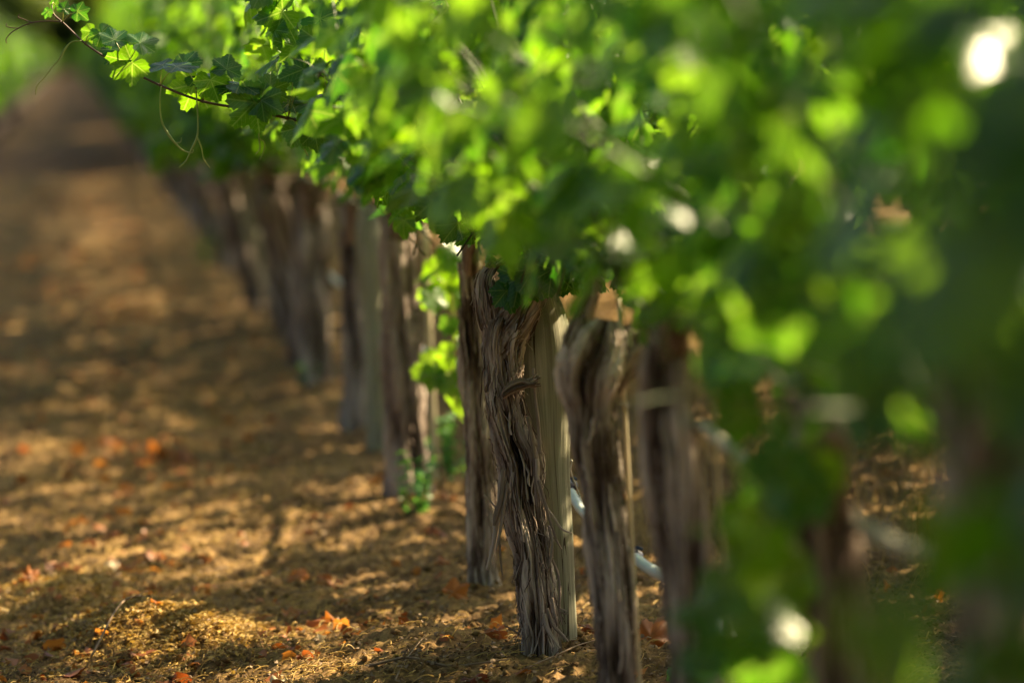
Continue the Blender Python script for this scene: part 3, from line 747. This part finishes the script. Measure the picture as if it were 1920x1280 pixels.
for t in tend: 
    px_strand('tendril', [(a, b, c*1.1) for a, b, c in t], CD-.01, vr, M_SHOOT if t[0][0] > 120 else M_CANE, .5, 6, 40)
# leaves set by hand along the cane: px, py(of petiole joint), size_px, tip direction in image (deg from up, clockwise), facing(+toward camera/-), rnd
CX = Vector(CR @ np.array([1.0, 0, 0])); CY = Vector(CR @ np.array([0, 1.0, 0])); CZ = Vector(CR @ np.array([0, 0, 1.0]))
hand = [(232, 92, 50, 200, .45, .55, .05, -1), (248, 118, 50, 235, 1.0, -.2, .55, 1), (190, 62, 34, 150, .8, .4, .25, -1), (172, 60, 24, 230, .8, 0, .6, 1),
        (145, 22, 26, 80, .9, .3, .12, 1), (120, 18, 18, 20, .9, .3, .12, 1), (90, 22, 15, 200, .9, .3, .1, -1), (103, 10, 13, 340, .8, 0, .2, 1), (215, 75, 36, 350, .6, .5, .15, 1), (262, 80, 40, 60, .5, .5, .5, 1),
        (330, 125, 46, 110, .35, 1.0, .05, 1), (305, 122, 40, 255, .4, 1.0, .1, -1), (372, 142, 48, 130, .4, .9, .1, 1), (345, 120, 40, 20, .6, .6, .3, 1), (365, 158, 58, 205, 1.0, -.2, .7, 1), (395, 150, 44, 160, .9, -.1, .6, -1),
        (448, 160, 52, 262, .3, 1.0, .02, -1), (450, 158, 54, 88, .35, 1.0, .02, 1), (478, 192, 62, 225, 1.0, -.2, .62, 1), (490, 188, 46, 120, .9, 0, .5, 1), (425, 130, 40, 10, .7, .5, .3, 1),
        (580, 192, 62, 84, .4, .9, .02, 1), (545, 190, 46, 250, .5, .7, .1, -1), (505, 170, 44, 60, .8, .3, .6, 1), (560, 240, 46, 150, 1, -.1, .6, 1), (590, 246, 40, 170, .9, 0, .5, -1),
        (700, 240, 66, 130, .6, .8, .03, 1), (690, 232, 58, 240, .6, .8, .05, -1), (640, 226, 50, 190, 1, .1, .55, 1), (720, 205, 58, 30, .8, .4, .3, 1), (660, 190, 50, 320, .7, .5, .2, 1),
        (700, 175, 56, 200, .8, .4, .15, -1), (530, 22, 54, 250, 1, 0, .5, 1), (600, 35, 60, 120, .8, .4, .1, 1), (600, 80, 60, 200, 1, 0, .6, -1), (640, 60, 52, 40, .7, .5, .1, 1),
        (655, 115, 56, 140, .7, .4, .3, 1), (745, 290, 60, 190, .9, .2, .6, 1), (785, 215, 62, 200, .8, .3, .3, -1), (790, 105, 50, 30, .5, .8, .02, 1), (850, 330, 55, 215, .5, .8, .02, 1), (810, 300, 60, 205, .9, .1, .6, 1),
        (760, 350, 52, 195, .8, -.2, .55, 1), (975, 520, 60, 190, .9, .2, .35, 1), (1035, 505, 58, 185, .8, .3, .4, -1), (1060, 520, 50, 200, .7, .4, .2, 1), (950, 545, 44, 170, .8, .2, .2, 1), (1000, 505, 60, 160, .9, .1, .5, 1), (560, 90, 50, 280, .9, .1, .5, 1), (570, 130, 52, 200, .7, .3, .3, 1)]
Lh = dict(pos=[], nrm=[], tip=[], size=[], rnd=[]); pets = []
rs = np.random.default_rng(9)
for px, py, s, ang, fz, fy, rn, sg in hand:
    a = R(ang); p = P(px, py, CD-.03+rs.uniform(-.06, .05))
    Lh['pos'].append(np.array(p)-np.array(vr.location)); n_ = CZ*fz+CY*fy+CX*rs.normal()*.15*sg
    Lh['nrm'].append(np.array(n_)); Lh['tip'].append(np.array(CX*math.sin(a)+CY*math.cos(a))-np.array(CZ)*.15)
    Lh['size'].append(s*D/F_PX); Lh['rnd'].append(rn)
    if px < 660 and py > 40 or px < 200:
        near = min(cane, key=lambda c: (c[0]-px-8)**2+(c[1]-py)**2*.5)
        q1 = np.array(local([P(near[0], near[1], CD)], vr)[0]); q2 = Lh['pos'][-1]
        pets.append(([q1, (q1+q2)/2+np.array([0, 0, .006]), q2], [.0014, .0012, .0011]))
Lh = {k: np.array(v) for k, v in Lh.items()}
link('cane_foliage', foliage_mesh('cane_foliage', Lh, T_HI, rs, [M_LEAF, M_SHOOT], .55, pets, 5), vr)

def hanging(root, lst, d, seed, name='hanging_shoot', shoot=None, templ=T_MED, jitter=.05, face=(-.2, -.6, .4)):
    """leaves hung along a drooping shoot: px, py, size_px, rnd"""
    rs = np.random.default_rng(seed); L = dict(pos=[], nrm=[], tip=[], size=[], rnd=[])
    for px, py, s, rn in lst:
        p = P(px, py-s*.5, d+rs.normal()*jitter); L['pos'].append(np.array(p)-np.array(root.location))
        L['nrm'].append(np.array(face)+rs.normal(size=3)*.35); L['tip'].append(np.array([0, 0, -1.0])+rs.normal(size=3)*.4)
        L['size'].append(s*d/F_PX); L['rnd'].append(rn)
    L = {k: np.array(v) for k, v in L.items()}
    stems = []
    if shoot:
        pp = [np.array(P(x, y, d))-np.array(root.location) for x, y in shoot]; stems = [(pp, np.linspace(.004, .002, len(pp)))]
        for q_ in L['pos']:
            j = min(pp, key=lambda p_: np.linalg.norm(p_-q_)); stems.append(([j, (j+q_)/2, q_], [.0015]*3))
    link(name, foliage_mesh(name, L, templ, rs, [M_LEAF, M_SHOOT], 1.0, stems, 5), root)
rs = np.random.default_rng(44)
_l = [(x+rs.normal()*7, y+rs.normal()*7, sz*rs.uniform(.9, 1.3), rn) for x, y, sz, rn in
      [(798, 528, 36, 1), (820, 548, 36, 1), (815, 580, 32, 1), (850, 500, 30, .8), (858, 530, 26, .9), (848, 575, 26, .9), (838, 612, 28, .4), (862, 625, 22, 1), (852, 480, 30, .8), (806, 560, 30, 1),
       (815, 690, 36, 1), (845, 680, 34, 1), (808, 718, 32, 1), (835, 726, 34, 1), (858, 705, 32, 1), (852, 755, 32, 1), (868, 745, 28, 1), (862, 660, 24, .8), (872, 790, 16, .6), (835, 515, 30, .8), (866, 560, 22, .9), (828, 700, 30, 1), (800, 705, 26, 1)]]
hanging(VINES['l1'], _l, 11.2, 4, shoot=[(880, 400), (862, 470), (845, 540), (852, 620), (845, 700), (858, 770)], jitter=.04)
hanging(VINES['r3'], [(1400, 990, 90, .9), (1450, 1010, 80, .8), (1350, 1040, 80, .9), (1420, 1060, 90, 1), (1370, 1120, 100, .6), (1460, 1120, 90, .9), (1330, 1180, 95, .3), (1430, 1190, 100, .7), (1380, 1240, 100, .3),
                      (1480, 1200, 80, .8), (1500, 950, 90, .2), (1530, 900, 80, .9), (1470, 900, 90, .3), (1390, 930, 80, .2), (1340, 1280, 100, .1), (1440, 1290, 100, .2), (1500, 1060, 70, .3)],
        4.9, 6, shoot=[(1560, 780), (1500, 860), (1450, 940), (1420, 1020), (1400, 1120), (1390, 1240)], jitter=.10)
hanging(VINES['r2'], [(1440, 560, 55, .95), (1500, 720, 90, .3), (1540, 770, 90, .2), (1470, 800, 80, .3), (1560, 830, 80, .4), (1360, 620, 80, .2), (1330, 680, 80, .2), (1370, 720, 80, .15), (1290, 560, 80, .3), (1390, 800, 80, .5), (1240, 600, 60, .6), (1420, 700, 90, .4), (1500, 740, 90, .4), (1560, 700, 100, .3), (1600, 790, 100, .4), (1500, 830, 90, .4), (1640, 700, 110, .2), (1680, 800, 100, .2)],
        5.6, 8, shoot=[(1450, 400), (1420, 520), (1400, 640), (1380, 760)], jitter=.2)

# grape bunches (small, green, hard)
def bunch(root, px, py, d, n, h, seed):
    rs = np.random.default_rng(seed); g = Geo(); c = np.array(P(px, py, d))-np.array(root.location)
    for k in range(n):
        t = rs.random()**.8; rr = .022*(1-t*.75)
        blob(g, c+np.array([rs.normal()*rr*.6, rs.normal()*rr*.6, -t*h]), .0048*rs.uniform(.8, 1.1), n=8, a=.5)
    add_tube(g, [c+np.array([0, 0, .05]), c+np.array([.003, 0, .0]), c+np.array([0, 0, -h])], [.0016, .0014, .001], 5, 8)
    link('grape_bunch', g.mesh('grape_bunch', [M_GRAPE]), root)
bunch(central, 738, 325, D+.12, 60, .09, 1); bunch(central, 915, 425, D-.2, 70, .09, 2); bunch(central, 1090, 490, 7.9, 50, .08, 3); bunch(VINES['l1'], 820, 380, 9.6, 50, .08, 4)
bunch(central, 985, 400, D-.35, 50, .08, 5)

# ------------------------------------------------------------------ ground clutter
# soil clods: uncountable crumbs
def clods():
    rs = np.random.default_rng(12); g = Geo()
    for k in range(13000):
        yy = 7.6+rs.random()**1.7*9; c0 = (yy*.11); x = c0+rs.uniform(-.16, .16)*yy
        r = .003+.015*rs.random()**5
        b = np.array([[1, 0, 0], [-1, 0, 0], [0, 1, 0], [0, -1, 0], [0, 0, 1], [0, 0, -1]], float)*r*rs.uniform(.6, 1.2, (6, 1))
        t_ = rs.uniform(0, 3.14); M_ = np.array([[math.cos(t_), -math.sin(t_), 0], [math.sin(t_), math.cos(t_), 0], [0, 0, .7]])
        g.add((b+rs.normal(size=(6, 3))*r*.2) @ M_.T+[x, yy, 0], [[0, 2, 4], [2, 1, 4], [1, 3, 4], [3, 0, 4], [2, 0, 5], [1, 2, 5], [3, 1, 5], [0, 3, 5]])
    V = np.concatenate(g.V); cen = V.reshape(-1, 6, 3).mean(1); z = ground_z(cen[:, 0], cen[:, 1]); V[:, 2] += np.repeat(z+.003, 6); g.V = [V]
    g.UV = [np.concatenate(g.UV)]; g.A = [np.concatenate(g.A)]
    tag(link('soil_crumbs', g.mesh('soil_crumbs', [M_SOIL], smooth=False)), 'loose brown soil crumbs scattered over the ground', 'soil', kind='stuff')
clods()
def straw(n, region, seed, name, label, lmul=1.0, m=M_STRAW, up=.2):
    rs = np.random.default_rng(seed); Vs = []; As = []
    X, Yv = region(rs, n)
    n = len(X); ang = rs.normal(size=n)*1.1+.3; ln = rs.uniform(.008, .05, n)*lmul; wd = rs.uniform(.0008, .0024, n); el = np.abs(rs.normal(size=n))*up
    k = 6; t = np.linspace(0, 1, k)[None, :]; cv = rs.normal(size=(n, 1))*1.3
    a = ang[:, None]+cv*t
    dx = np.cumsum(np.cos(a)*ln[:, None]/k, 1); dy = np.cumsum(np.sin(a)*ln[:, None]/k, 1)
    zz = ground_z(X, Yv)[:, None]+.004+np.sin(t*math.pi*.7)*(el*ln)[:, None]+rs.normal(size=(n, 1))*.002
    P0 = np.stack([X[:, None]+dx, Yv[:, None]+dy, zz], -1)
    sd = np.stack([-np.sin(a), np.cos(a), 0*a], -1)*wd[:, None, None]*(1-t[..., None]*.5)
    up_ = np.zeros_like(sd); up_[..., 2] = wd[:, None]*.9
    ring = np.stack([P0-sd, P0+up_, P0+sd], 2)   # n,k,3,3
    V = ring.reshape(-1, 3); base = (np.arange(n)*k*3)[:, None, None]; i = (np.arange(k-1)*3)[None, :, None]; j = np.arange(3)[None, None, :]; j2 = (j+1) % 3
    F = np.stack([base+i+j, base+i+j2, base+i+3+j2, base+i+3+j], -1).reshape(-1, 4)
    A = np.repeat(rs.uniform(0, 1, n), k*3)
    me = mesh_from(name, V, F, [m], None, {'rnd': A}); tag(link(name, me), label, 'straw', kind='stuff')
def reg_band(rs, n):
    yy = 7.8+rs.random(n)**1.8*22; x = rs.normal(size=n)*.45+.15+.0*yy; return x, yy
def reg_all(rs, n):
    yy = 7.7+rs.random(n)**1.8*14; x = yy*.11+rs.uniform(-.16, .16, n)*yy; return x, yy
def reg_mound(rs, n):
    i = rs.integers(0, 3, n); mm = np.array(MOUNDS)[i]; return mm[:, 0]+rs.normal(size=n)*mm[:, 3]*.8, mm[:, 1]+rs.normal(size=n)*mm[:, 4]*.7
straw(16000, reg_band, 31, 'dry_straw', 'dry yellow straw strewn along the alley')
straw(7000, reg_all, 32, 'dry_grass_bits', 'short dry stems strewn over the soil under the vines', 1.3)
straw(5500, reg_mound, 33, 'straw_tufts', 'matted straw piled on the low soil mounds at lower left', .8, up=.16)
def reg_right(rs, n): return 2.5+rs.normal(size=n)*.5, rs.uniform(9, 26, n)
straw(9000, reg_right, 34, 'dry_grass', 'golden dry grass in the next alley beyond the vines', 2.2, up=.9)

def litter(n, seed, reg, name, label, size=(.012, .034), m=M_DRY):
    rs = np.random.default_rng(seed); x, yy = reg(rs, n)
    L = dict(pos=np.stack([x, yy, ground_z(x, yy)+.010], 1), nrm=np.array([0, 0, 1.0])+rs.normal(size=(n, 3))*.45, tip=rs.normal(size=(n, 3)), size=rs.uniform(*size, n), rnd=rs.uniform(0, 1, n))
    tag(link(name, foliage_mesh(name, L, T_LO, rs, [m, M_TWIG], 2.2)), label, 'leaves', kind='stuff')
def reg_l1(rs, n):
    cy = 8.0+rs.random(110)**1.4*45; cx = rs.normal(size=110)*.5+.1; i = rs.integers(0, 110, n); k = rs.random(n) < .7
    yy = np.where(k, cy[i]+rs.normal(size=n)*.22, 8.0+rs.random(n)**1.4*45)
    return np.where(k, cx[i]+rs.normal(size=n)*.09, rs.normal(size=n)*.55+.1), yy
def reg_l2(rs, n):
    yy = 8.0+rs.random(n)*20; return ROWX+rs.normal(size=n)*.5+rs.uniform(0, 1.6, n), yy
litter(1500, 51, reg_l1, 'leaf_litter', 'orange and brown fallen leaf bits along the alley')
litter(230, 52, reg_l2, 'fallen_leaf_bits', 'brown fallen leaf bits under the vines', (.014, .036))

def fallen(px, py, s, m, rn, label, tilt=(0, 0, 1), ang=0, seed=0, curl=2.4, cat='leaf'):
    g_ = G(px, py, .02); z = gz(g_.x, g_.y); rs = np.random.default_rng(900+seed)
    root_loc = (g_.x, g_.y, z+.012)
    L = dict(pos=np.array([[0, 0, 0.0]]), nrm=np.array([tilt], float), tip=np.array([[math.sin(R(ang)), math.cos(R(ang)), .1]]), size=np.array([s]), rnd=np.array([rn]))
    me = foliage_mesh('fallen_leaf', L, T_HI, rs, [m, M_TWIG], curl, [([(0, 0, 0), (-.01, -.015, .006), (-.02, -.03, .004)], [.0014, .0012, .001])], 5)
    o = link('fallen_leaf', me, None, root_loc); tag(o, label, cat, 'fallen vine leaves')
fl = [(850, 1112, .045, M_DRY, .75, 'pinkish curled fallen leaf left of the slim reddish vine', (0, -.8, .7), 60),
      (632, 1138, .032, M_DRY, .05, 'deep red fallen leaf on bare soil left of the vines', (.2, -.5, .8), 20),
      (880, 1268, .042, M_DRY, .0, 'dark red crumpled leaf at the bottom edge left of the sharp vine', (0, -.6, .8), 80),
      (1098, 1180, .028, M_DRY, .1, 'small bright red leaf between the post and its right neighbour', (0, -.7, .7), 80),
      (1222, 1212, .060, M_DRY, .55, 'large brown leaf standing on edge right of the broad headed vine', (-.1, -.9, .4), 30),
      (935, 1196, .040, M_DRY, .35, 'brown curled leaf against the foot of the sharp vine', (.1, -.6, .7), 250),
      (560, 1078, .040, M_DRY, .8, 'orange leaf on the sunlit soil in mid alley', (.2, -.6, .7), 20),
      (605, 1080, .034, M_DRY, .6, 'darker orange leaf just right of the mid alley orange one', (.1, -.6, .7), 120),
      (215, 1040, .036, M_PALE, .8, 'white sunlit leaf standing up beside the alley at left', (.6, -.6, .4), 330),
      (120, 1072, .040, M_DRY, .8, 'bright orange leaf on the shaded left bank', (.5, -.6, .5), 50),
      (60, 1100, .040, M_DRY, .7, 'orange leaf at the far left edge of the bank', (.5, -.6, .5), 10),
      (240, 915, .035, M_DRY, .95, 'blurred glowing orange leaf in the alley, left', (.6, -.5, .4), 10),
      (270, 740, .055, M_DRY, .9, 'blurred bright orange leaf farther up the alley', (.6, -.5, .5), 40),
      (370, 1150, .026, M_DRY, .95, 'small sunlit orange leaf stuck upright on the straw mound', (.7, -.6, .2), 5),
      (598, 1188, .018, M_PALE, 1.0, 'tiny white leaf standing upright at the end of the sunlit straw', (.6, -.6, .2), 0),
      (235, 1148, .024, M_PALE, .6, 'pale forked leaf scrap on top of the straw mound', (.4, -.7, .5), 70),
      (520, 1265, .040, M_PALE, .2, 'tan leaf lying at the bottom edge below the straw', (.2, -.5, .8), 100),
      (1360, 745, .055, M_DRY, .9, 'orange leaf glowing on the ground behind the stout blurred vine', (.6, -.5, .4), 80),
      (825, 1050, .028, M_DRY, .3, 'rust red leaf left of the slim vine trunk', (.2, -.6, .6), 130)]
for k, f_ in enumerate(fl): fallen(*f_, seed=k)

def twig(lst, r, label, h=.012):
    pts = []
    for px, py in lst:
        g_ = G(px, py, .02); pts.append(Vector((g_.x, g_.y, gz(g_.x, g_.y)+h)))
    g = Geo(); c = pts[0]; add_tube(g, [p-c for p in pts], np.linspace(r, r*.5, len(pts)), 6, 24, .5)
    n = (pts[1]-pts[0]); add_tube(g, [pts[1]-c, pts[1]-c+Vector((n.y*.2, -n.x*.2, .02))], [r*.6, r*.3], 5, 4)
    o = link('twig', g.mesh('twig', [M_TWIG]), None, tuple(c)); tag(o, label, 'twig', 'fallen twigs')
twig([(172, 1228), (240, 1190), (300, 1160)], .0032, 'long pale twig leaning across the straw mound', .035)
twig([(690, 1252), (760, 1246), (840, 1250), (955, 1248)], .0038, 'long dark twig lying left of the sharp vine foot')
twig([(985, 1262), (1040, 1246), (1100, 1222), (1160, 1205)], .0025, 'thin twig on soil in front of the post foot')
twig([(1195, 1195), (1240, 1180), (1300, 1165)], .0022, 'thin twig behind the large brown leaf')
twig([(740, 1275), (765, 1240), (800, 1215)], .0022, 'short twig crossing the small soil mound')
twig([(1600, 1200), (1660, 1150), (1710, 1130)], .0025, 'pale thin twig on dark soil at lower right')

# weeds
def weed(px, py, h, n, label, seed, spread=.12):
    g_ = G(px, py); root = empty('weed', (g_.x, g_.y, gz(g_.x, g_.y))); rs = np.random.default_rng(seed)
    L = dict(pos=[], nrm=[], tip=[], size=[], rnd=[]); stems = []
    for k in range(n):
        a = rs.uniform(0, 6.28); ln = h*rs.uniform(.5, 1.1); o = np.array([math.cos(a), math.sin(a), 0])*spread*rs.random()
        pth = [o, o*1.2+np.array([0, 0, ln*.5]), o*1.7+np.array([0, 0, ln])]; stems.append((pth, [.0022, .0018, .001]))
        for j in range(7):
            t = .2+.8*j/6; p = (pth[0]*(1-t)**2+2*t*(1-t)*pth[1]+t*t*pth[2]); b = rs.uniform(0, 6.28); out = np.array([math.cos(b), math.sin(b), .7])
            L['pos'].append(p); L['nrm'].append([rs.normal()*.5, rs.normal()*.5, 1]); L['tip'].append(out); L['size'].append(rs.uniform(.014, .026)); L['rnd'].append(rs.random())
    L = {k: np.array(v) for k, v in L.items()}
    g = Geo()
    for p, r in stems: add_tube(g, p, r, 5, 6)
    link('stem', g.mesh('stem', [M_WEED]), root)
    link('foliage', foliage_mesh('foliage', L, T_LO, rs, [M_WEED, M_WEED], 1.0), root)
    tag(root, label, 'weed', 'green weeds under the vines')
weed(775, 965, .17, 9, 'bright green weed in front of the stout vine foot', 1, .05)
weed(850, 905, .22, 12, 'leafy green weed behind and right of the stout vine foot', 2, .09)
weed(575, 730, .12, 6, 'small blurred weed at the foot of the pale vine', 3, .05)
weed(385, 500, .28, 8, 'distant blurred weed beside the far trunks', 4, .06)
weed(1262, 1282, .05, 3, 'tiny green sprout at the bottom edge', 5, .012)

# ------------------------------------------------------------------ trees closing the alley
def tree(x, y, h, seed, label):
    rs = np.random.default_rng(seed); root = empty('tree', (x, y, gz(x, y)-.05)); g = Geo()
    add_tube(g, [(0, 0, 0), (.1, 0, h*.3), (0, .1, h*.75)], [.28, .2, .06], 10, 14)
    for k in range(7):
        a = rs.uniform(0, 6.28); z = h*rs.uniform(.25, .6); add_tube(g, [(0, 0, z), (math.cos(a)*h*.15, math.sin(a)*h*.15, z+h*.12), (math.cos(a)*h*.3, math.sin(a)*h*.3, z+h*.2)], [.09, .06, .02], 6, 8)
    link('trunk', g.mesh('trunk', [M_BARK_FAR]), root)
    n = 5200; cl = rs.normal(size=(40, 3))*np.array([.22, .22, .22])*h+np.array([0, 0, h*.42]); i = rs.integers(0, 40, n)
    pos = cl[i]+rs.normal(size=(n, 3))*h*.07; pos[:, 2] = np.clip(pos[:, 2], .3, None)
    L = dict(pos=pos, nrm=rs.normal(size=(n, 3))+[0, 0, .6], tip=rs.normal(size=(n, 3)), size=rs.uniform(.35, .7, n), rnd=np.clip(rs.normal(size=40)[i]*.25+.5+rs.normal(size=n)*.1, 0, 1))
    link('crown', foliage_mesh('crown', L, T_LO, rs, [M_TREE, M_BARK_FAR]), root)
    tag(root, label, 'tree', 'trees beyond the end of the alley')
for k, (x, y) in enumerate(((-24, 420), (-14, 424), (-5, 418), (3, 422), (12, 425), (22, 419), (34, 424), (48, 420), (62, 424), (-36, 424))):
    tree(x, y, 15.0, 500+k, 'yellow green tree closing off the end of the alley, top left')

def shade_tree(x, y, h, label):  # out-of-view tree, added only to darken the vines at the right edge
    rs = np.random.default_rng(808); root = empty('tree', (x, y, gz(x, y)-.05)); g = Geo()
    add_tube(g, [(0, 0, -.2), (.05, 0, h*.25), (0, .1, h*.6), (.1, 0, h*.9)], [.32, .24, .14, .04], 14, 24)
    for k in range(9):
        a = k*2.4; z = h*rs.uniform(.28, .6); add_tube(g, [(0, 0, z), (math.cos(a)*1.0, math.sin(a)*1.0, z+.7), (math.cos(a)*2.0, math.sin(a)*2.0, z+1.2)], [.1, .07, .02], 8, 8)
    link('trunk', g.mesh('trunk', [M_BARK_FAR]), root)
    n = 13000; u = rs.normal(size=(n, 3)); u /= np.linalg.norm(u, axis=1)[:, None]; r = rs.uniform(.35, 1, (n, 1))**.5
    pos = u*r*np.array([2.6, 2.6, 2.6])+np.array([0, 0, h*.62]); pos += .25*rs.normal(size=(n, 3))
    L = dict(pos=pos, nrm=rs.normal(size=(n, 3))+[0, 0, .6], tip=rs.normal(size=(n, 3)), size=rs.uniform(.10, .17, n), rnd=rs.uniform(.2, .8, n))
    link('crown', foliage_mesh('crown', L, T_LO, rs, [M_TREE, M_BARK_FAR]), root)
    tag(root, label, 'tree')
shade_tree(5.4, 2.5, 7.0, 'unseen leafy tree added beyond the second row to shade the nearest vines')

litter(9000, 53, reg_all, 'bark_mulch', 'dark brown shreds of leaf and bark mixed into the soil', (.003, .010), M_TWIG)
litter(5000, 54, reg_mound, 'dry_leaf_crumbs', 'golden crumbs of dry leaf on the soil mounds', (.003, .010), M_STRAW)

# the rows run on far up the valley, where they read as one mass
def distant_rows():
    rs = np.random.default_rng(606); n = 26000
    yy = 84+rs.random(n)**1.5*330; rx = ROWX+SPACING*rs.choice([-3, -2, -1, -1, 0, 0, 0, 1, 2], n); z = .8+rs.random(n)*1.25
    x = rx+rs.uniform(-.42, .42, n)
    L = dict(pos=np.stack([x, yy, z], 1), nrm=rs.normal(size=(n, 3))+np.stack([np.sign(x-rx)*.8, -.4+0*x, .5+0*x], 1), tip=rs.normal(size=(n, 3))*.5+[0, 0, -1], size=rs.uniform(.10, .22, n), rnd=rs.uniform(0, 1, n))
    stems = []
    for k in range(-2, 2):
        y = 84.5
        while y < 300:
            xx = ROWX+k*SPACING; stems.append(([(xx, y, -.1), (xx+.02, y, .5), (xx, y, 1.0)], [.07, .05, .05])); y += 1.2+(y-84)*.01
    me = foliage_mesh('distant_vines', L, T_LO, rs, [M_LEAF_FAR, M_BARK_FAR], stems=stems, stem_nu=6)
    tag(link('distant_vines', me), 'green mass of far off vine rows closing around the end of the alley', 'vines', kind='stuff')
distant_rows()

def reg_bank(rs, n):
    yy = 8.4+rs.random(n)**1.3*8; cx, cy = rs.uniform(-.4, .5, 30), 8.4+rs.random(30)*6; i = rs.integers(0, 30, n); k = rs.random(n) < (.75 if n < 1000 else 0)
    return np.where(k, cx[i]+rs.normal(size=n)*.06, rs.uniform(-.45, .45, n)+.01*yy), np.where(k, cy[i]+rs.normal(size=n)*.15, yy)
litter(260, 57, reg_bank, 'orange_leaf_drift', 'drift of orange and amber leaves on the shaded left bank', (.018, .046))
straw(9000, reg_bank, 58, 'bank_straw', 'golden straw shreds on the left bank', .9, up=.25)

src_tree = None  # invented windbreak, hidden from view, added to shade the alley's far end
for k, (x, y) in enumerate([(15, 60), (17, 76), (14.5, 90), (17, 100)]+[(15+2*(k % 2), 110+k*11.0) for k in range(28)]):
    if k < 2: tree(x, y, 15.0, 700+k, 'tall tree in the windbreak added unseen beyond the third row to shade the far alley')
    else:
        src_tree = [o for o in col.objects if o.get('label', '').startswith('tall tree in the windbreak')][k % 2]
        c = src_tree.copy(); col.objects.link(c); c.location = (x, y, 0)
        for ch in list(src_tree.children):
            d = ch.copy(); col.objects.link(d); d.parent = c
